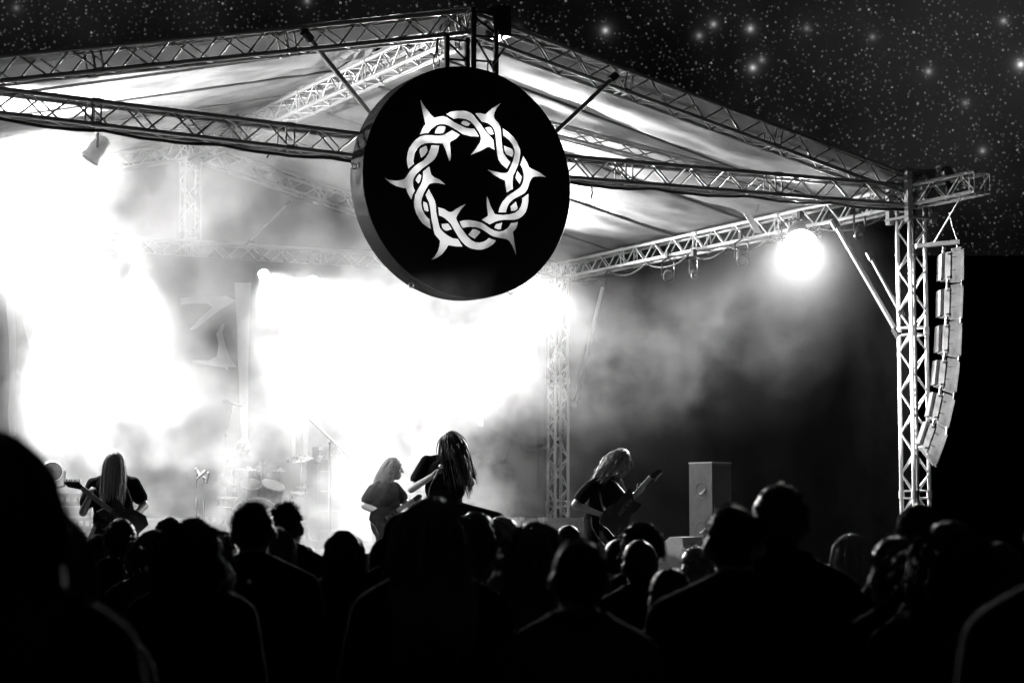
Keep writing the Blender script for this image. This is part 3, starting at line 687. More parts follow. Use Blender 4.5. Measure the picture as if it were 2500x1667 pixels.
    if headgear == 'cap':
        mb = MB(); M = rotm(r, f, u); c = J['head']-f*.014*s+u*.035*s
        mb.lathe(c, u, [(.001, .098*s), (.04*s, .095*s), (.075*s, .07*s), (.094*s, .03*s), (.098*s, 0), (.096*s, -.008*s)], 24); o = mb.build('cap', shirt, t)
        pts = [(-.075, .05), (-.06, .11), (-.02, .155), (.02, .155), (.06, .11), (.075, .05)]
        MB().prism([(a*s, b_*s) for a, b_ in pts], c, r, f, .006).build('cap_peak', shirt, o)
    if headgear == 'hood':
        mb = MB(); M = rotm(r, f, u); c = J['head']-f*.02*s
        mb.ball(c+u*.02*s, (.108*s, .118*s, .142*s), 16, 12, M); mb.ball(c-u*.1*s-f*.02*s, (.115*s, .11*s, .1*s), 14, 10, M)
        mb.ball(c+u*.105*s-f*.03*s, (.05*s, .05*s, .05*s), 10, 8, M)
        o = soften(mb.build('hood', shirt, t), .014, 3)
    return t
def grow_hair(t, J, s, r, f, u, up, style, hm, length, down, n, wave, seed, jacket=False):
    g = random.Random(seed*13+5); M = rotm(r, f, u); c = J['head']-f*.014*s+u*.02*s; rad = Vector((.083*s, .098*s, .107*s))
    mb = MB()
    # scalp cap, uneven, leaving the face free
    nn, mm = 26, 16; grow = {'buzz': 1.035, 'short': 1.10, 'spiky': 1.08, 'curly': 1.22, 'long': 1.12, 'wavy': 1.15, 'bob': 1.16, 'mane': 1.18}[style]
    idx = {}
    for i in range(mm+1):
        th = PI*i/mm*.80
        for q in range(nn):
            a = 2*PI*q/nn; v = Vector((math.sin(th)*math.cos(a), math.sin(th)*math.sin(a), math.cos(th)))
            e = grow+.035*mnoise.noise(v*3.2+Vector((seed, 0, 0)))+(.05*mnoise.noise(v*9+Vector((0, seed, 0))) if style in ('curly', 'short', 'spiky', 'wavy', 'mane') else .012*mnoise.noise(v*9))
            idx[i, q] = len(mb.v); mb.v.append(c+M @ Vector((v.x*rad.x*e, v.y*rad.y*e, v.z*rad.z*e)))
    for i in range(mm):
        for q in range(nn):
            a = 2*PI*(q+.5)/nn; th = PI*(i+.5)/mm*.8
            if math.sin(a) > .35 and th > 1.05: continue           # face opening
            if style in ('buzz', 'short', 'spiky') and th > 1.45 and math.sin(a) > -.35: continue
            mb.f.append((idx[i, q], idx[i+1, q], idx[i+1, (q+1) % nn], idx[i, (q+1) % nn])); mb.sm.append(True)
    ho = mb.build('hair', hm, t)
    if style == 'buzz': n = 900
    strands = MB()
    pad = .03*s if jacket else 0
    body = [(J['pelvis'].lerp(J['neck'], .78), .125*s), (J['pelvis'].lerp(J['neck'], .6), .125*s), (J['pelvis'].lerp(J['neck'], .4), .12*s), (J['shA'].lerp(J['shB'], .2), .075*s), (J['shA'].lerp(J['shB'], .8), .075*s), (J['neck'], .075*s)]
    Mi = M.transposed()
    def collide(p):
        q = Mi @ (p-c); e = math.sqrt((q.x/(rad.x*1.07))**2+(q.y/(rad.y*1.07))**2+(q.z/(rad.z*1.07))**2)
        if e < 1 and e > 1e-4: p = c+M @ (q/e)
        for b_, rr in body:
            d = p-b_
            if d.length < rr+pad: p = b_+d.normalized()*(rr+pad)
        return p
    for k in range(n+(n//2 if style in ('long', 'wavy') else n//5)):
        thin = k >= n
        a = g.uniform(0, 2*PI); th = math.acos(g.uniform(-.25, 1.0))
        if math.sin(a) > .3 and th > .8: a = -a
        v = Vector((math.sin(th)*math.cos(a), math.sin(th)*math.sin(a), math.cos(th)))
        p = c+M @ Vector((v.x*rad.x, v.y*rad.y, v.z*rad.z)); nrm = (M @ Vector((v.x/rad.x, v.y/rad.y, v.z/rad.z))).normalized()
        if style == 'buzz':
            if th > 1.35 and math.sin(a) > -.35: continue
            p = c+(p-c)*1.03; q = p+(nrm+.4*(down-f)).normalized()*.016*s*g.uniform(.5, 1.2); strands.tube([p, q], [.0014*s, .0005*s], 3, False); continue
        if style in ('short', 'spiky', 'curly'):
            ln = length*g.uniform(.6, 1.15); segs = 4 if style != 'curly' else 8; lay = (down*.6-f*.5); lay = lay-nrm*lay.dot(nrm); lift = {'short': .32, 'spiky': .75, 'curly': .8}[style]
            dr = (nrm*lift+lay.normalized()*(1-lift*.6)+.35*(M @ Vector((g.uniform(-1, 1), g.uniform(-1, 1), g.uniform(-.3, .6))))).normalized()
            if th > 1.35 and math.sin(a) > -.35 and style != 'curly': continue
            pts = [p]; ph = g.uniform(0, 6); e1 = dr.orthogonal().normalized(); e2 = dr.cross(e1)
            for i in range(1, segs+1):
                q = p+dr*ln*i/segs
                if style == 'curly': q = p+dr*ln*(i/segs)+(e1*math.cos(ph+i*1.5)+e2*math.sin(ph+i*1.5))*.014*s+down*ln*.35*(i/segs)**2
                pts.append(q)
            r0 = (.0045 if style == 'curly' else .005)*s*(0.4 if thin else 1)
            strands.tube(pts, [r0*(1-.75*i/segs) for i in range(segs+1)], 3, False); continue
        segs = 10; ln = length*g.uniform(.75, 1.12); stp = ln/segs
        tdir = down-nrm*down.dot(nrm); tdir = (tdir if tdir.length > .2 else -f).normalized()
        if v.z > .75 and f.z > -.4: tdir = (tdir*.5+(M @ Vector((v.x*1.2, v.y-.4, 0)))).normalized()
        d = (tdir+nrm*.1+Vector((g.uniform(-.2, .2), g.uniform(-.2, .2), 0))).normalized(); q = p+nrm*.008*s; pts = [q]
        ph = g.uniform(0, 6); fr_ = g.uniform(.8, 1.6); e1 = Vector((g.uniform(-1, 1), g.uniform(-1, 1), 0)).normalized()
        for i in range(segs):
            d = (d*.62+down*.38).normalized()
            w_ = e1*math.sin(ph+i*fr_)*wave*.03*s*(2.2 if thin else 1)*(1.5 if style == 'mane' else 1)
            q = collide(q+d*stp+w_*(.5 if style == 'long' else 1.0)); pts.append(q)
        r0 = (.0016 if thin else g.uniform(.006, .0105)*(.6 if style == 'mane' else 1))*s
        strands.tube(pts, [r0*(1-.6*i/segs) if i < segs else r0*.15 for i in range(segs+1)], 3 if thin else 4, False)
    if n: strands.build('hair_strands', hm, ho)

def floorpt(px, d, z):
    p = at(px, 1200, d); p.z = z; return p
def joints(pix, d, zf, head, hf, hu, s=1.0, toe=None):
    """joint positions from where they are seen; (px, py, depth offset)"""
    J = {}
    for k, v in pix.items(): J[k] = at(v[0], v[1], d+(v[2] if len(v) > 2 else 0))
    J['head'] = at(head[0], head[1], d+(head[2] if len(head) > 2 else 0)); J['hf'] = Vector(hf); J['hu'] = Vector(hu)
    for q in 'AB':
        if 'ank'+q not in J: J['ank'+q] = Vector((0, 0, 0))
        fx = pix.get('foot'+q)
        if fx: J['ank'+q] = floorpt(fx[0], d+fx[1], zf+.08*s+(fx[2] if len(fx) > 2 else 0))
        td = Vector(toe[q] if toe else -HEAD).normalized(); J['toe'+q] = J['ank'+q]+td*.16*s-Vector((0, 0, .04*s))
    return J
def rel(a, b, c=0): return RIGHT*a+Vector((0, 0, b))-HEAD*c      # image right, up, towards camera
SZ = STAGE_Z
# --- singer
J = joints(dict(neck=(1092,1122,-.02), pelvis=(1084,1236), shA=(1042,1126,0), shB=(1140,1130,.05), elA=(1004,1194,-.12), wrA=(1058,1160,-.33), elB=(1150,1178,-.05), wrB=(1122,1112,-.2),
    hipA=(1066,1246), hipB=(1106,1240), kneeA=(1062,1330,-.12), kneeB=(1216,1264,-.1), footA=(1050,0), footB=(1232,-.15,.34)), 23.0, SZ,
    (1100,1082,-.1), rel(-.5, -.45, .85), rel(-.12, 1, .4), .98, toe={'A': rel(-.4, 0, 1), 'B': rel(.6, 0, .8)})
person('singer', 'long-haired singer in black t-shirt holding a microphone, one foot raised, under the round sign', J, .98, shirt=CLOTH_BLACK, legs=CLOTH_BLACK, voxel=.009, k=1.22,
       hair='long', hairmat=HAIR_DARK, hairlen=.58, hairdir=(RIGHT*.2+Vector((0, 0, -1))), hairn=240, wave=.55, curlA=1.25, curlB=.7, handA=rel(.35, .45, .35), nrmA=rel(.4, .1, .3),
       handB=rel(-.35, 1, .1), nrmB=rel(-.4, -.1, -.6), eyes=True, seed=3)
mt = thing('microphone', 'handheld microphone in the fist of the singer', 'microphone', at(1070, 1142, 22.6))
pa, pb = at(1060, 1168, 22.58), at(1076, 1138, 22.62)
MB().tube([pa, pa.lerp(pb, .7)], [.011, .014], 10).build('handle', BLACKMET, mt); MB().ball(pb, .024, 12, 8).build('grille', STEEL, mt)
MB().tube([pa, at(1052, 1182, 22.6), at(1047, 1200, 22.62), at(1049, 1235, 22.7)], .005, 6).build('cable', RUBBER, mt)

# --- left guitarist, head bowed, hair over the face
d1 = 21.2
J = joints(dict(neck=(278,1166,-.02), pelvis=(274,1270,.05), shA=(228,1182), shB=(325,1180), elA=(203,1250,-.12), wrA=(217,1216,-.34), elB=(352,1234,-.05), wrB=(326,1261,-.3),
    hipA=(250,1280,.04), hipB=(300,1280,.04), kneeA=(222,1335,-.12), kneeB=(332,1330,-.12), footA=(196,0), footB=(356,.05)), d1, SZ,
    (279,1135,-.14), rel(-.1, -.8, .9), rel(0, .75, .6), .95)
person('guitarist', 'guitarist with long fair hair hanging over the face at the left of the stage', J, .97, shirt=CLOTH_BLACK, legs=CLOTH_BLACK, voxel=.009, k=1.22, hair='long', hairmat=HAIR_FAIR,
       hairlen=.42, hairdir=(-HEAD*.22+Vector((0, 0, -1))), hairn=330, wave=.15, curlA=1.1, curlB=.8, handA=rel(.25, .8, .1), nrmA=rel(.5, .2, -.6), handB=rel(-.9, .1, .2), nrmB=rel(0, -.3, -.8), seed=5)
# --- middle guitarist seen from the side
d2 = 23.9
J = joints(dict(neck=(938,1178), pelvis=(940,1282,.05), shA=(912,1196,-.14), shB=(962,1190,.14), elA=(890,1234,-.22), wrA=(950,1262,-.34), elB=(990,1228,.1), wrB=(1002,1232,-.15),
    hipA=(932,1292,-.06), hipB=(950,1292,.1), kneeA=(938,1350,-.12), kneeB=(962,1350,.06), footA=(930,0), footB=(956,.15)), d2, SZ,
    (962,1146), rel(1, -.15, .1), rel(.1, 1, 0), 1.0, toe={'A': rel(1, 0, .3), 'B': rel(1, 0, .3)})
person('guitarist', 'guitarist with swept back hair in profile behind the singer', J, 1.0, shirt=CLOTH_BLACK, legs=CLOTH_BLACK, voxel=.01, hair='long', hairmat=HAIR_BROWN, hairlen=.26, hairdir=(-RIGHT*.55+Vector((0, 0, -1))),
       hairn=200, wave=.3, curlA=.9, curlB=1.0, seed=8, k=1.15)
# --- right guitarist bent over the guitar
d3 = 24.4
J = joints(dict(neck=(1488,1158), pelvis=(1462,1262,.05), shA=(1440,1188,-.14), shB=(1506,1182,.16), elA=(1404,1232,-.24), wrA=(1468,1256,-.3), elB=(1524,1222,.1), wrB=(1556,1204,-.1),
    hipA=(1448,1272,-.06), hipB=(1478,1272,.12), kneeA=(1446,1340,-.1), kneeB=(1506,1338,.1), footA=(1428,0), footB=(1496,.15)), d3, SZ,
    (1516,1124,-.04), rel(.85, -.65, .15), rel(.5, .85, 0), 1.0, toe={'A': rel(1, 0, .3), 'B': rel(1, 0, .3)})
person('guitarist', 'guitarist with long curly hair bent over the guitar at the right of the stage', J, 1.0, shirt=CLOTH_BLACK, legs=CLOTH_BLACK, voxel=.009, k=1.22, hair='wavy', hairmat=HAIR_BROWN, hairlen=.40,
       hairdir=(-RIGHT*.75+Vector((0, 0, -1))), hairn=300, wave=.7, curlA=.7, curlB=1.0, handA=rel(.8, -.35, .1), nrmA=rel(-.2, -.5, -.6), handB=rel(.5, .5, .1), nrmB=rel(-.2, .3, .6), seed=11)
# --- drummer behind the kit
d4 = 28.6
J = joints(dict(neck=(592,1120), pelvis=(600,1212,.1), shA=(566,1132), shB=(622,1134), elA=(538,1168,-.1), wrA=(560,1188,-.35), elB=(646,1172,-.1), wrB=(642,1140,-.35),
    hipA=(586,1214,.08), hipB=(614,1214,.08), kneeA=(572,1222,-.36), kneeB=(630,1222,-.36), footA=(574,-.4,.28), footB=(628,-.4,.28)), d4, SZ,
    (593,1094,-.03), rel(-.1, -.2, 1), rel(0, 1, .15), 1.0)
person('drummer', 'hazy short-haired drummer sitting behind the drum kit', J, 1.0, shirt=CLOTH_GREY, sleeve='none', legs=CLOTH_DARK, voxel=.01, hair='short', hairmat=HAIR_FAIR, hairlen=.03, hairn=160, curlA=1.2, curlB=1.2, seed=14)
# ================================================================== instruments and backline
def guitar(label, tip, nut, heel, bodyend, d, depth=(0, 0, 0, 0), bm=WOOD):
    """electric guitar laid along the seen line headstock tip > nut > neck heel > far end of the body"""
    T_, N_, H_, E_ = [at(p[0], p[1], d+o) for p, o in zip((tip, nut, heel, bodyend), depth)]
    ax = (E_-N_).normalized(); fr = (-HEAD-ax*(-HEAD).dot(ax)).normalized(); sd = ax.cross(fr).normalized()
    t = thing('electric_guitar', label, 'guitar', H_, 'electric guitars')
    L_ = (E_-H_).length
    poly = [(-.06, .025), (-.10, .10), (-.02, .115), (.10, .10), (.20, .15), (.34, .16), (.42, .10), (.40, .0), (.42, -.12), (.34, -.17), (.22, -.155), (.12, -.10), (.02, -.13), (-.05, -.12), (-.02, -.03)]
    poly = [(a*L_/.42, b) for a, b in poly]
    MB().prism(poly, H_-fr*.022, ax, sd, .044 if ax.cross(sd).dot(fr) > 0 else -.044).build('guitar_body', bm, t)
    nk = MB(); nk.box(N_.lerp(H_, .55)+fr*.012, ((N_-H_).length*1.1, .05, .022), x=ax, y=sd, z=fr); nk.build('neck', MAPLE, t)
    hax = (T_-N_).normalized(); hs = hax.cross(fr).normalized(); hl = (T_-N_).length
    hd = MB().prism([(0, -.022), (0, .022), (hl*.25, .05), (hl*.9, .02), (hl, .0), (hl*.7, -.03)], N_+fr*.004, hax, hs, .016).build('headstock', bm, t)
    for i in range(6): q = N_+hax*hl*(.22+.13*i)+hs*(.055-.006*i); MB().tube([q-hs*.012, q+hs*.02], .007, 6).build('tuning_peg', CHROME, hd)
    for q in (.1, .24): MB().box(H_+ax*L_*q+fr*.03, (.035, .08, .016), x=ax, y=sd, z=fr).build('pickup', BLACKMET, t)
    MB().box(H_+ax*L_*.5+fr*.028, (.05, .09, .014), x=ax, y=sd, z=fr).build('bridge', CHROME, t)
    st_ = MB()
    for i in range(6): o = sd*(.018-.0072*i); st_.tube([N_+o*.8+fr*.027, H_+ax*L_*.5+o+fr*.037], .0012, 3)
    st_.build('strings', STEEL, t)
    return t
guitar('dark pointed electric guitar of the left guitarist, neck to the left', (155, 1178), (200, 1190), (268, 1244), (345, 1302), d1, (-.42, -.42, -.36, -.34))
guitar('electric guitar of the middle guitarist behind the singer', (1030, 1208), (1010, 1220), (972, 1246), (912, 1286), d2, (-.3, -.32, -.36, -.42))
guitar('electric guitar of the right guitarist, headstock raised to the right', (1617, 1146), (1586, 1164), (1540, 1222), (1478, 1292), d3, (-.2, -.24, -.34, -.4))
# guitar straps and cables
def strap(label, pts, d, w=.045):
    P = [at(p[0], p[1], d+p[2]) for p in pts]; o = MB().tube(P, w/2*.55, 6).build('guitar_strap', LEATHER); tag(o, label, 'strap', 'guitar straps')
strap('dark strap over the shoulder of the left guitarist', [(330, 1262, -.3), (318, 1215, -.2), (305, 1180, -.1), (292, 1166, .04), (250, 1185, -.14), (246, 1228, -.3)], d1)
strap('dark strap over the back of the right guitarist', [(1490, 1275, -.36), (1470, 1230, -.26), (1462, 1195, -.16), (1470, 1168, -.04), (1500, 1175, -.12), (1540, 1222, -.32)], d3)
o = MB().tube([at(1444, 1262, d3-.3), at(1446, 1285, d3-.3), at(1455, 1305, d3-.32), at(1475, 1330, d3-.34), at(1490, 1345, d3-.3)], .006, 6).build('guitar_cable', RUBBER); tag(o, 'thin cable looping below the right guitarist', 'cable')

def cabinet(name, label, cat, p, w, h, dep, m=BLACKPLY, fx=None, grille=True, corners=True, group=None, knobs=0):
    """box standing on p (bottom centre of its front); fx = facing direction"""
    fx = Vector(fx or (0, -1, 0)).normalized(); x = Vector((-fx.y, fx.x, 0)); Zv = Vector((0, 0, 1)); p = Vector(p)
    t = thing(name, label, cat, p, group)
    MB().box(p-fx*dep/2+Zv*h/2, (w, dep, h), x=x, y=fx).build('shell', m, t)
    if grille:
        MB().box(p+fx*.006+Zv*h*.5, (w*.9, .012, h*.86), x=x, y=fx).build('grille_cloth', BLACKPLY, t)
        for i in range(5): MB().box(p+fx*.014+Zv*h*(.12+.19*i), (w*.88, .006, .012), x=x, y=fx).build('grille_bar', GREYDARK, t)
    if corners:
        for a in (-1, 1):
            for b in (0, 1): MB().box(p+x*a*w*.485+Zv*(h*b+(.02 if not b else -.02))+fx*.004, (.05, .05, .05), x=x, y=fx).build('corner_cap', STEEL, t)
    for i in range(knobs): MB().tube([p+x*w*(-.4+.8*i/max(1, knobs-1))+Zv*h*.3+fx*.014, p+x*w*(-.4+.8*i/max(1, knobs-1))+Zv*h*.3+fx*.035], .012, 8).build('knob', WHITE, t)
    return t
def stand_on(px, d, z=None):
    p = at(px, 1200, d); p.z = SZ if z is None else z; return p
# left backline: rack of amplifiers with vent strips, and floor lamp on top
q0 = stand_on(150, 22.6)
top_y = lambda y, d: 1.72+(1278-y)/FPX*d
zt = top_y(1203, 22.6)
hs = [(.34, 'amplifier rack at the far left, bottom unit of the stack'), (.30, 'amplifier rack at the far left, middle unit with a vent strip'), (.28, 'amplifier rack at the far left, top unit with a bright lid')]
z = SZ+.02
tot = zt-SZ-.02
for i, (hh, lb) in enumerate(hs):
    h = tot*hh/.92
    t = cabinet('amplifier_rack', lb, 'amplifier', (q0.x, q0.y, z), .72, h-.006, .5, BLACKPLY, grille=False, group='amplifier stack', fx=(-.2, -1, 0))
    fx = Vector((-.2, -1, 0)).normalized(); x = Vector((-fx.y, fx.x, 0)); c = Vector((q0.x, q0.y, z))
    for k in range(9): MB().box(c+x*(-.28+.07*k)+fx*.008+Vector((0, 0, h*.72)), (.04, .012, h*.2), x=x, y=fx).build('vent_slot', STEEL, t)
    MB().box(c+fx*.008+Vector((0, 0, h*.42)), (.5, .012, .012), x=x, y=fx).build('trim_strip', CHROME, t)
    for k in (-1, 1): MB().tube([c+x*k*.33+fx*.01+Vector((0, 0, h*.2)), c+x*k*.33+fx*.04+Vector((0, 0, h*.3)), c+x*k*.33+fx*.04+Vector((0, 0, h*.6)), c+x*k*.33+fx*.01+Vector((0, 0, h*.7))], .008, 6).build('rack_handle', STEEL, t)
    z += h
lamp('floor_lamp', 'round moving head lamp standing on the amplifier stack at the far left', at(128, 1150, 22.4), at(100, 1175, 20), 0, r=.11, ln_=.26, floor=True, hang=.2, body=WHITE)
# drum riser and kit
RP = stand_on(640, 28.3); RH = .3
rs = thing('drum_riser', 'low platform carrying the drum kit', 'platform', (RP.x, RP.y, SZ))
for i in range(2):
    for j in range(2): MB().box((RP.x-.62+1.24*i, RP.y-.55+1.1*j, SZ+RH-.05), (1.235, 1.095, .1)).build('deck_panel', DECK, rs)
MB().box((RP.x, RP.y-1.1, SZ+RH/2-.05), (2.46, .02, RH-.12)).build('front_board', GREYBOX, rs)
for i in (-1, 1):
    for j in (-1, 1): MB().tube([(RP.x+i*1.15, RP.y+j*1.0, SZ), (RP.x+i*1.15, RP.y+j*1.0, SZ+RH-.1)], .025).build('leg', STEEL, rs)
KZ = SZ+RH
def drum(label, c, ax, r, h, group='drum kit'):
    c = Vector(c); ax = Vector(ax).normalized(); t = thing('drum', label, 'drum', c, group); n = 24
    MB().lathe(c, ax, [(r*.97, -h/2), (r, -h/2+.01), (r, h/2-.01), (r*.97, h/2)], n).build('drum_shell', DRUMSHELL, t)
    for s_ in (-1, 1):
        MB().lathe(c+ax*s_*h/2, ax*s_, [(r*.99, 0), (r*.6, .003), (.001, .004)], n).build('drum_head', DRUMHEAD, t)
        MB().lathe(c+ax*s_*(h/2-.012), ax, [(r*1.0, -.014), (r*1.035, -.014), (r*1.035, .014), (r*1.0, .014)], n).build('hoop', CHROME, t)
    x, y, _ = basis(ax)
    for i in range(6):
        a = 2*PI*i/6; p = c+(x*math.cos(a)+y*math.sin(a))*r*1.03; MB().tube([p-ax*h*.45, p+ax*h*.45], .006, 6).build('tension_rod', CHROME, t)
    return t
bdp = at(622, 1268, 27.7); bdp.z = KZ+.28
drum('bass drum in front of the drummer, mostly behind the smooth round head', bdp, (-.15, -1, 0), .28, .42)
def hi(px, py, d): return at(px, py, d)
drum('high tom drum, left of the pair above the bass drum', hi(612, 1196, 27.9), (-.1, -.45, .85), .15, .2)
drum('high tom drum, right of the pair above the bass drum', hi(662, 1200, 27.9), (.1, -.45, .85), .165, .22)
ft = hi(742, 1236, 28.2); ft.z = max(ft.z, KZ+.4); drum('floor tom drum at the right of the kit', ft, (0, -.15, 1), .2, .36)
sn = hi(560, 1226, 28.1); drum('snare drum at the left of the kit', sn, (0, -.1, 1), .17, .14)
def cymbal(label, p, r, tilt=(0, 0, 1), hat=False, foot=None):
    p = Vector(p); ax = Vector(tilt).normalized(); t = thing('cymbal', label, 'cymbal', p, 'drum kit cymbals')
    MB().lathe(p, ax, [(r, -.014), (r*.7, -.004), (r*.25, .006), (r*.2, .018), (r*.1, .03), (.004, .032), (.004, .03), (r*.1, .027), (r*.2, .014), (r*.25, .002), (r*.7, -.008), (r, -.018)], 28).build('plate', BRASS, t)
    if hat: MB().lathe(p-ax*.03, -ax, [(r, -.014), (r*.7, -.004), (r*.25, .006), (r*.1, .03), (.004, .032)], 28).build('lower_plate', BRASS, t)
    MB().tube([p+ax*.03, p+ax*.06], .012, 8).build('wing_nut', CHROME, t)
    b = Vector(foot) if foot else Vector((p.x+.06, p.y+.1, KZ))
    k = Vector((b.x, b.y, b.z+(p.z-b.z)*.72))
    sd = MB(); sd.tube([p, k], .008, 6); sd.tube([k, b+Vector((0, 0, .2))], .012, 8); sd.build('stand_pole', CHROME, t)
    for i in range(3):
        a = 2*PI*i/3+.4; MB().tube([b+Vector((0, 0, .28)), b+Vector((math.cos(a)*.25, math.sin(a)*.25, .012))], .009, 6).build('stand_leg', CHROME, t)
    return t
cymbal('crash cymbal in front of the drummer, left of the small one', hi(606, 1144, 27.8), .17, (.02, -.12, 1))
cymbal('small splash cymbal right of the drummer', hi(681, 1146, 27.9), .11, (.0, -.1, 1))
cymbal('ride cymbal tilted up at the right of the kit', hi(733, 1117, 28.1), .19, (-.25, -.2, 1))
cymbal('low hi-hat cymbals at the right of the kit', hi(744, 1186, 28.0), .12, (0, -.1, 1), True)
cymbal('crash cymbal at the far left of the kit in the white haze', hi(548, 1116, 28.3), .16, (.1, -.1, 1))
# microphone stands
def micstand(label, foot, topp, mic, boom=None, r=.012, ms=.45):
    foot = Vector(foot); topp = Vector(topp); mic = Vector(mic); t = thing('microphone_stand', label, 'stand', foot, 'microphone stands')
    MB().tube([foot+Vector((0, 0, .1)), topp], r, 8).build('pole', BLACKMET, t)
    for i in range(3):
        a = 2*PI*i/3; MB().tube([foot+Vector((0, 0, .16)), foot+Vector((math.cos(a)*.28, math.sin(a)*.28, .012))], .009, 6).build('stand_leg', BLACKMET, t)
    b0 = Vector(boom) if boom else topp
    MB().tube([b0, mic], r*.8, 8).build('boom_arm', STEEL, t)
    MB().ball(topp, .025, 8, 6).build('clutch_knob', BLACKMET, t)
    d = (mic-b0).normalized() if (mic-b0).length > .05 else Vector((0, -1, 0))
    n = (d.cross(HEAD)).normalized()
    MB().capsule(mic-n*.11*ms, mic+n*.14*ms, .02*(.5+ms/2), .026*(.5+ms/2), 10).build('microphone', BLACKMET, t)
    return t
micstand('long slanting boom stand with its microphone high right of the drum kit', stand_on(806, 27.0), at(806, 1082, 27.0), at(733, 1002, 26.9), at(856, 1117, 27.1), .016, 1.3)
micstand('faint boom stand in the haze above the left of the drum kit', stand_on(552, 28.9), at(552, 1062, 28.9), at(571, 985, 28.7), None, .014, 1.0)
micstand('thin microphone stand, left of the pair between the left guitarist and the drums', stand_on(480, 24.2), at(480, 1146, 24.2), at(490, 1160, 24.1))
micstand('thin microphone stand, right of the pair between the left guitarist and the drums', stand_on(498, 24.4), at(498, 1166, 24.4), at(506, 1168, 24.3))
# cabinets round the stage
c0 = stand_on(827, 28.0)
cabinet('speaker_cabinet', 'dark guitar cabinet in the haze right of the drum kit', 'cabinet', c0, .62, top_y(1092, 28.0)-SZ-.16, .36)
c1 = Vector((c0.x, c0.y, top_y(1092, 28.0)-.158)); cabinet('guitar_amplifier', 'flat guitar amplifier lying on the dark cabinet right of the drum kit', 'amplifier', c1, .56, .16, .25, knobs=6, grille=False)
tw = MB(); 
for i in range(9):
    for j in range(5): u = i/8; v = j/4; tw.v.append(at(822+44*u, 1084+8*v+9*math.sin(u*5)+(14*u*v), 27.75)+HEAD*.25*v)
for i in range(8):
    for j in range(4): k = i*5+j; tw.f.append((k, k+5, k+6, k+1)); tw.sm.append(True)
o = tw.build('towel', WHITE); o.modifiers.new('thickness', 'SOLIDIFY').thickness = .012; tag(o, 'crumpled white towel on the amplifier right of the drum kit', 'towel')
c2 = stand_on(985, 26.5)
cabinet('speaker_cabinet', 'dark cabinet with a pale lid behind the middle guitarist', 'cabinet', c2, .5, top_y(1180, 26.5)-SZ, .4)
c3 = stand_on(430, 24.8)
cabinet('flight_case', 'pale flight case on the stage between the left guitarist and the drums', 'case', c3, .95, top_y(1264, 24.8)-SZ, .5, GREYBOX, grille=False)
for px, w, lb in ((1310, .46, 'hazy flight case left of the right guitarist, smaller of the pair'), (1378, .62, 'hazy flight case left of the right guitarist, larger of the pair')):
    p = stand_on(px, 28.2); cabinet('flight_case', lb, 'case', p, w, top_y(1263, 28.2)-SZ, .5, GREYDARK, grille=False, group='flight cases')
# tall side speaker on the right: its lit side with two handle pockets
sp = stand_on(1762, 25.2); fxs = Vector((.18, -1, 0)).normalized()
xs = Vector((-fxs.y, fxs.x, 0))
hgt = top_y(1131, 25.2)-SZ
t = thing('side_speaker', 'tall grey side speaker with two handle pockets and their white glints at the right of the stage', 'speaker', sp)
MB().box(sp-fxs*.2+Vector((0, 0, hgt/2)), (.32, .4, hgt), x=xs, y=fxs).build('shell', SPEAKERGREY, t)
MB().box(sp+fxs*.006+Vector((0, 0, hgt/2)), (.29, .012, hgt*.96), x=xs, y=fxs).build('grille', BLACKPLY, t)
MB().box(sp-fxs*.2+Vector((0, 0, hgt+.008)), (.33, .41, .016), x=xs, y=fxs).build('lid', GREYBOX, t)
for zz in (hgt*.735, hgt*.36):
    c = sp-fxs*.19-xs*.163+Vector((0, 0, zz))
    MB().lathe(c, -xs, [(.001, -.03), (.04, -.028), (.075, -.012), (.09, .004), (.098, .004)], 18).build('handle_pocket', SPEAKERGREY, t)
    MB().tube([c-fxs*.03-Vector((0, 0, .035)), c-xs*.012+fxs*.03-Vector((0, 0, .03)), c+fxs*.075+Vector((0, 0, .02))], [.006, .016, .007], 8).build('handle_glint', WHITE, t)  # white crescent on the handle, its glint put into colour and shape
# floor wedge monitors
def wedge(label, p, face, w=.62, m=BLACKPLY):
    f_ = Vector(face).normalized(); x = Vector((-f_.y, f_.x, 0)); p = Vector(p); t = thing('wedge_monitor', label, 'speaker', p, 'floor monitors')
    prof = [(-.25, 0), (.22, 0), (.26, .12), (-.06, .38), (-.2, .38)]
    MB().prism(prof, p-x*w/2, f_, (0, 0, 1), w if f_.cross(Vector((0, 0, 1))).dot(x) > 0 else -w).build('shell', m, t)
    a = p+f_*.26+Vector((0, 0, .12)); b = p+f_*(-.06)+Vector((0, 0, .38)); mid = (a+b)/2; nn = Vector((0, 0, 1))*.32+f_*.26; nn.normalize()
    MB().box(mid+nn*.008, (w*.9, .36, .012), x=x, y=(b-a).normalized(), z=nn).build('grille', GREYDARK, t)
    return t
wedge('floor monitor under the raised foot of the singer', stand_on(1228, 22.75), (0, 1, 0))
wedge('white lit wedge box at the stage edge left of the tall side speaker', stand_on(1648, 22.6)+Vector((0, 0, .0)), (-.6, 1, 0), .5, WHITE)
wedge('floor monitor in front of the left guitarist', stand_on(330, 20.3), (.2, 1, 0))
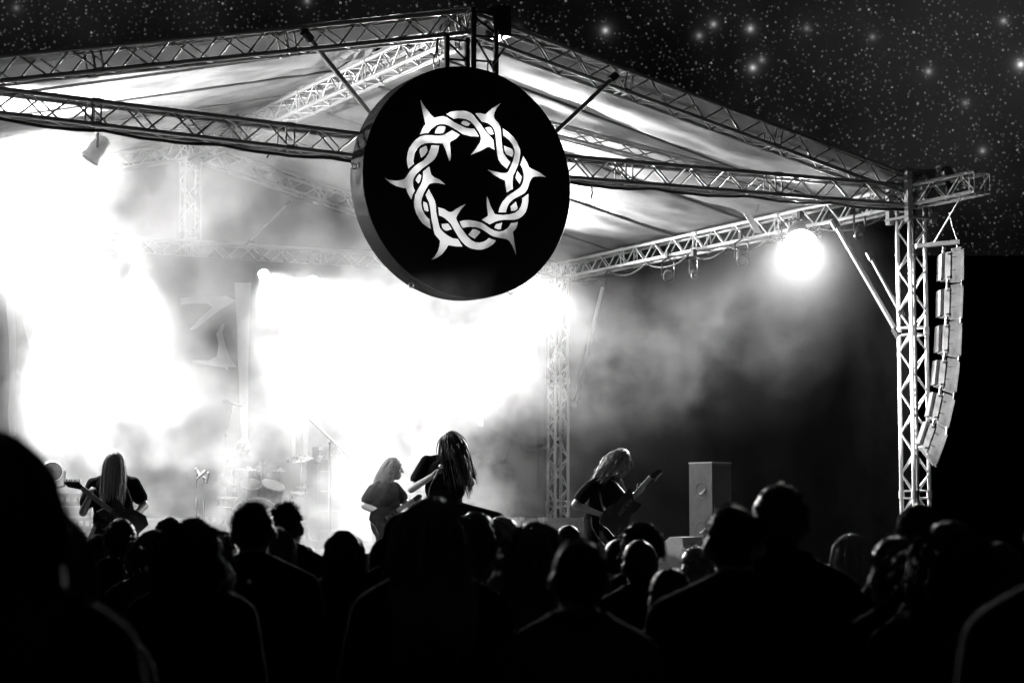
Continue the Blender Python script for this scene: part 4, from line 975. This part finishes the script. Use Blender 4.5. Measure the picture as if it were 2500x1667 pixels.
# ------------------------------------------------------------------ hanging line array and its bumper
AD = 25.2
def ap(px, py, o=0.0): return at(px, py, AD)+HEAD*o
ar = thing('array_bumper', 'grey steel hanging bar carrying the column of hanging speakers', 'bar', ap(2300, 590), None)
MB().box((ap(2248, 593)+ap(2354, 583))/2+HEAD*.3, ((ap(2354, 583)-ap(2248, 593)).length, .1, .05), x=(ap(2354, 583)-ap(2248, 593)).normalized(), y=HEAD, z=UP).build('spreader_bar', ARRAYGREY, ar)
for px, py in ((2314, 597), (2349, 590)): MB().tube([ap(px, py, .25), ap(px+.5, py+22, .25)], .022, 8).build('hanger_link', CHROME, ar)
MB().tube([ap(2352, 585, .3), ap(2338, 545, .3), ap(2330, 510, .3)], .008, 6).build('lifting_cable', STEEL, ar)
MB().tube([ap(2290, 588, .3), Vector((6.285, -.95, 5.66))], .012, 6).build('lifting_chain', STEEL, ar)
BX = [((2298.7,619),(2353,607),(2353,683),(2297,682)),((2296,707),(2352,697),(2349,776),(2295,771)),((2293,794),(2349,788),(2346,868),(2290,858)),
      ((2287,878),(2344,883),(2335,957),(2281,938)),((2278,956),(2332,976),(2316,1044),(2267,1014)),((2263,1027),(2314,1061),(2287,1135),(2244.6,1082))]
ORD = ['topmost', 'second from the top', 'third from the top', 'third from the bottom', 'second from the bottom', 'lowest']
for i, q in enumerate(BX):
    TL, TR, BR_, BL = [ap(*p) for p in q]; W_ = .26
    t = thing('array_speaker', 'grey scuffed hanging speaker box beside the tower, %s of its column' % ORD[i], 'speaker', (TL+TR+BR_+BL)/4, 'hanging speaker column')
    rx = (TR-TL).normalized(); dn = (BL-TL).normalized()
    def pnl(a, b, c, d, th, o, nm, m, par=None):
        o3 = -HEAD*o; v = [a+o3, b+o3, c+o3, d+o3]; w = [p+HEAD*th for p in v]
        mb_ = MB(); mb_.add(v+w, [(0, 1, 2, 3), (7, 6, 5, 4), (0, 4, 5, 1), (1, 5, 6, 2), (2, 6, 7, 3), (3, 7, 4, 0)]); return mb_.build(nm, m, par or t)
    lp = lambda a, b, f_: a.lerp(b, f_)
    shell = pnl(lp(TL, TR, .16), TR, BR_, lp(BL, BR_, .16), W_, 0, 'shell', ARRAYGREY)
    # side rail with a curved gap, at the rear
    n = 8; L0 = [lp(lp(TL, TR, 0), lp(BL, BR_, 0), k/n) for k in range(n+1)]
    mb_ = MB(); poly = [p for p in L0]+[lp(p, p+rx*.045, 1)-rx*.018*math.sin(PI*k/n) for k, p in list(enumerate(L0))[::-1]]
    v = [p-HEAD*.004 for p in poly]; w = [p+HEAD*W_ for p in poly]; m_ = len(v)
    mb_.add(v+w, [tuple(range(m_))]+[(k, k+m_, (k+1) % m_+m_, (k+1) % m_) for k in range(m_)]); mb_.build('rear_grille', MESHGREY, t)
    pnl(lp(TL, TR, .19), lp(TL, TR, .40), lp(BL, BR_, .40), lp(BL, BR_, .19), .02, .012, 'rigging_rail', GREYBOX)
    for k in (.08, .92):
        c = lp(lp(TL, TR, .30), lp(BL, BR_, .30), k)-HEAD*.014; MB().tube([c, c-HEAD*.012], .011, 8).build('bolt', BLACKMET, t)
    for k in (.22, .68): a = lp(lp(TL, TR, .42), lp(BL, BR_, .42), k)-HEAD*.003; MB().box(a+rx*.03, (.06, .01, .006), x=rx, y=HEAD, z=UP).build('slot', BLACKMET, shell)
    pnl(lp(TL, TR, .92), TR, BR_, lp(BL, BR_, .92), .012, .008, 'front_edge_rail', ARRAYGREY)
    for a, b, k in ((TL, TR, 1), (BL, BR_, -1)):
        pnl(lp(a, b, .45)+dn*.004*k, lp(a, b, .88)+dn*.004*k, lp(a, b, .88)-dn*.034*k, lp(a, b, .45)-dn*.034*k, .03, .006, 'link_bar', ARRAYGREY)
    if i < 5:
        n0, n1 = [ap(*p) for p in BX[i+1][:2]]
        MB().tube([lp(BL, BR_, .3), lp(n0, n1, .3)], .02, 8).build('hinge_pin', CHROME, t); MB().tube([BR_-rx*.02, n1-rx*.02], .018, 8).build('hinge_pin', CHROME, t)
    else: MB().tube([lp(BL, BR_, .95), lp(BL, BR_, 1.0)+dn*.02], .018, 8).build('hinge_pin', CHROME, t)
# round pulley on the cantilever of the side truss
pl = thing('pulley_block', 'round pulley on top of the truss end above the hanging speakers', 'pulley', at(2313, 422, 25.6))
MB().lathe(at(2313, 422, 25.6), (-HEAD+RIGHT*.6), [(.001, -.03), (.075, -.03), (.085, -.02), (.07, 0), (.085, .02), (.075, .03), (.001, .03)], 20).build('sheave', STEEL, pl)
MB().box(at(2316, 450, 25.6), (.06, .05, .24)).build('bracket', BLACKMET, pl)

# ------------------------------------------------------------------ cables on the trusses
def cable(label, pts, r=.011, sag=.05, m=RUBBER):
    P = [Vector(p) for p in pts]; Q = []
    for a, b in zip(P[:-1], P[1:]):
        n = max(4, int((b-a).length/.12))
        for k in range(n): u = k/n; Q.append(a.lerp(b, u)-Vector((0, 0, sag*4*u*(1-u)))+Vector((0, .012*mnoise.noise(a+Vector((k*.9, 0, 0))), .01*mnoise.noise(b+Vector((0, k*.8, 0))))))
    Q.append(P[-1]); o = MB().tube(Q, r, 5).build('power_cable', m); tag(o, label, 'cable', 'cables on the rigging')
cable('black cable bundle tied along the bottom of the front truss', [FL.lerp(FC, u)+Vector((0, -.02, -.155)) for u in (.0, .18, .35, .55, .75, 1)]+[FC.lerp(FR, u)+Vector((0, -.02, -.155)) for u in (.2, .4, .62, .8, 1)], .018, .03)
cable('black cable looping under the right side truss', [Vector((6.2, y, 5.62)) for y in (8.4, 7.2, 6.1, 4.9, 3.9, 2.9, 1.8, .3)], .014, .12)
cable('black cable running down the front right tower', [Vector((6.2, -.16, z)) for z in (5.6, 4.6, 3.5, 2.4, 1.3, .2)], .016, .0)
cable('black cable looping between lamps on the rear truss', [Vector((x, RY-.02, 5.6)) for x in (-5.8, -4.6, -3.5, -2.3, -1.1, .2, 1.4, 2.9, 4.3, 5.6)], .014, .14)
cable('loose cable end dangling from the front truss right of the sign', [at(1444, 452, 23.6), at(1446, 470, 23.6), at(1443, 486, 23.6)], .01, 0)
cable('loose cable end dangling from the front truss left of the sign', [at(660, 372, 22.2), at(655, 380, 22.2), at(652, 386, 22.2)], .01, 0)
# ================================================================== the crowd
def standing(px, py, d, s_hint=None, yaw=0.0, hyaw=0.0, hpitch=0.0, htilt=0.0, arms=0, wide=1.0):
    top = at(px, py, d); h = top.z; s = min(1.08, max(.86, h/1.76))
    if s_hint: s = s_hint
    loc = Vector((top.x, top.y, 0)); g = Vector((0, 3.0, 0))-loc; g.z = 0; g.normalize()
    f = Matrix.Rotation(yaw, 3, 'Z') @ g; r = Vector((f.y, -f.x, 0)); Zv = Vector((0, 0, 1))
    P = lambda x, y, z: loc+r*x*s+f*y*s+Zv*z*s+Zv*(h-1.76*s)*min(1, z/1.0)
    hf = (Matrix.Rotation(hyaw, 3, 'Z') @ f); hf = hf*math.cos(hpitch)+Zv*math.sin(hpitch); hu = (Zv+r*htilt-f*math.sin(hpitch)).normalized()
    w = .188*wide
    J = dict(head=P(0, .02, 1.632), hf=hf, hu=hu, neck=P(0, -.02, 1.49), pelvis=P(0, 0, .95), shA=P(-w, -.01, 1.405), shB=P(w, -.01, 1.405),
             hipA=P(-.09, 0, .9), hipB=P(.09, 0, .9), kneeA=P(-.1, .02, .5), kneeB=P(.11, .02, .5), ankA=P(-.11, -.02, .085), ankB=P(.12, -.02, .085), toeA=P(-.13, .14, .045), toeB=P(.14, .14, .045))
    if arms == 0: J.update(elA=P(-w-.06, -.03, 1.13), elB=P(w+.06, -.03, 1.13), wrA=P(-w-.05, .06, .88), wrB=P(w+.05, .06, .88))
    else: J.update(elA=P(-w-.07, .02, 1.14), elB=P(w+.07, .02, 1.14), wrA=P(.02, .2, 1.16), wrB=P(-.02, .22, 1.1))
    return J, s
C_ = [ # px, top y, distance, hair, hair material, length, jacket, options, label
 (-25, 1063, 3.6, 'long', HAIR_DARK, .42, CLOTH_BLACK, dict(), 'very near blurred person with dark long hair at the left edge'),
 (112, 1254, 4.8, 'long', HAIR_BROWN, .40, CLOTH_BLACK, dict(hyaw=-.3), 'near blurred person with brown long hair beside the dark figure at the left edge'),
 (243, 1306, 15., 'buzz', HAIR_DARK, .02, CLOTH_BLACK, dict(), 'small distant cropped head just left of the man with tousled hair'),
 (293, 1270, 11.5, 'short', HAIR_DARK, .035, CLOTH_BLACK, dict(hyaw=.25, k=1.1), 'man with tousled short hair below the left guitarist'),
 (413, 1266, 14.5, 'bob', HAIR_DARK, .10, CLOTH_BLACK, dict(), 'distant person with centre-parted hair in front of the pale flight case'),
 (374, 1297, 10.6, 'wavy', HAIR_BROWN, .34, CLOTH_DARK, dict(hyaw=.3), 'person with wavy hair left of the big curly head'),
 (470, 1274, 7.7, 'mane', HAIR_DARK, .30, CLOTH_BLACK, dict(n=520, wave=.75), 'person with a big mass of curly hair at the lower left'),
 (547, 1298, 15., 'short', HAIR_DARK, .02, CLOTH_BLACK, dict(), 'small distant head between the curly hair and the smooth round head'),
 (620, 1226, 8.8, 'buzz', HAIR_DARK, .02, CLOTH_BLACK, dict(wide=1.12), 'broad-shouldered man with a smooth round head below the drums'),
 (703, 1228, 11.2, 'buzz', HAIR_DARK, .02, CLOTH_BLACK, dict(hyaw=-.5), 'man with cropped hair and visible ear just right of the smooth round head'),
 (676, 1292, 10.2, 'long', HAIR_BROWN, .28, CLOTH_BLACK, dict(), 'person squeezed between the two cropped heads below the drums'),
 (748, 1336, 16., 'short', HAIR_DARK, .02, CLOTH_BLACK, dict(), 'tiny distant head showing over the shoulder of the man with the visible ear'),
 (836, 1300, 10.4, 'bob', HAIR_DARK, .17, CLOTH_BLACK, dict(hyaw=.5), 'person with sleek bobbed hair left of the hooded figure'),
 (906, 1354, 13., 'long', HAIR_FAIR, .25, CLOTH_BLACK, dict(), 'small distant person with fair hair left of the hooded figure'),
 (946, 1321, 10.6, None, None, 0, CLOTH_DARK, dict(gear='hood'), 'person in a dark peaked hood left of the central long-haired woman'),
 (992, 1253, 10., 'long', HAIR_DARK, .38, CLOTH_BLACK, dict(), 'person with long hair half hidden behind the central long-haired woman'),
 (1052, 1220, 6.7, 'long', HAIR_BROWN, .42, CLOTH_BLACK, dict(), 'central woman with long straight hair directly below the singer'),
 (1163, 1257, 9.3, 'wavy', HAIR_BROWN, .36, CLOTH_BLACK, dict(hyaw=-.3), 'long-haired person right of the central woman with rim-lit hair'),
 (1226, 1269, 11.2, 'curly', HAIR_FAIR, .03, CLOTH_BLACK, dict(n=300), 'person with short fair curls below the raised knee of the singer'),
 (1308, 1281, 7.7, 'wavy', HAIR_BROWN, .40, CLOTH_DARK, dict(), 'person with thick wavy shoulder-length hair left of the near cropped head'),
 (1388, 1285, 13.5, 'short', HAIR_DARK, .025, CLOTH_BLACK, dict(), 'small short-haired head below the flight cases'),
 (1412, 1320, 6.1, 'buzz', HAIR_DARK, .02, CLOTH_GREY, dict(hyaw=.2), 'near cropped head with a rim-lit neck at the bottom right of centre'),
 (1508, 1319, 11.5, 'short', HAIR_DARK, .025, CLOTH_BLACK, dict(hyaw=.4), 'short-haired head just right of the near cropped head'),
 (1565, 1286, 10.6, 'curly', HAIR_DARK, .05, CLOTH_BLACK, dict(n=420), 'person with loose curls below the right guitarist'),
 (1562, 1322, 9.8, 'short', HAIR_DARK, .02, CLOTH_BLACK, dict(), 'short-haired person directly in front of the loose curls'),
 (1700, 1337, 10.6, 'spiky', HAIR_FAIR, .04, CLOTH_BLACK, dict(hyaw=.3), 'person with spiky fair hair beside the white wedge box'),
 (1792, 1236, 6.7, 'buzz', HAIR_DARK, .02, CLOTH_BLACK, dict(wide=1.15, k=1.1), 'large man in front of the tall side speaker with rim-lit shoulder'),
 (1903, 1188, 7.2, 'short', HAIR_DARK, .04, CLOTH_BLACK, dict(wide=1.1), 'tallest dark head right of the tall side speaker'),
 (2080, 1307, 10.3, 'long', HAIR_FAIR, .32, CLOTH_BLACK, dict(), 'person with long fair hair left of the lattice tower foot'),
 (2190, 1316, 6.5, 'short', HAIR_DARK, .03, CLOTH_BLACK, dict(), 'dark head in front of the foot of the lattice tower'),
 (2247, 1237, 8.6, 'long', HAIR_DARK, .16, CLOTH_DARK, dict(gear='cap'), 'person in a cap right in front of the lattice tower'),
 (2322, 1283, 6.0, 'wavy', HAIR_DARK, .42, CLOTH_BLACK, dict(hyaw=.2), 'person with tangled rim-lit hair right of the lattice tower'),
 (2655, 1110, 4.2, 'short', HAIR_DARK, .03, CLOTH_BLACK, dict(hyaw=.9), 'near blurred person cut off at the right edge'),
 (2440, 1330, 7.0, 'short', HAIR_DARK, .03, CLOTH_BLACK, dict(), 'dark person between the tangled hair and the right edge'),
 (1640, 1392, 7.6, 'short', HAIR_DARK, .03, CLOTH_BLACK, dict(), 'low dark short-haired head left of the large man'),
 (1985, 1372, 8.2, 'bob', HAIR_DARK, .16, CLOTH_BLACK, dict(), 'low dark bobbed head between the tallest head and the fair hair'),
]
for i, (px, py, d, hr, hm, hl, jk, op, lb) in enumerate(C_):
    J, s = standing(px, py, d, None, yaw=rng.uniform(-.18, .18), hyaw=op.get('hyaw', rng.uniform(-.15, .15)), hpitch=rng.uniform(-.06, .12), htilt=rng.uniform(-.06, .06), arms=1 if i % 4 == 1 else 0, wide=op.get('wide', 1.0))
    person('person', lb, J, s, 'people in the crowd', shirt=jk, sleeve='long', legs=CLOTH_DARK, voxel=.014, hair=hr, hairmat=hm or HAIR_DARK, hairlen=hl, hairn=op.get('n', 260 if hr in ('long', 'wavy', 'bob', 'mane') else 220),
           wave=op.get('wave', .8 if hr == 'wavy' else .25), seed=i+20, collar=(jk is LEATHER or i % 3 == 0), headgear=op.get('gear'), k=op.get('k', 1.0))
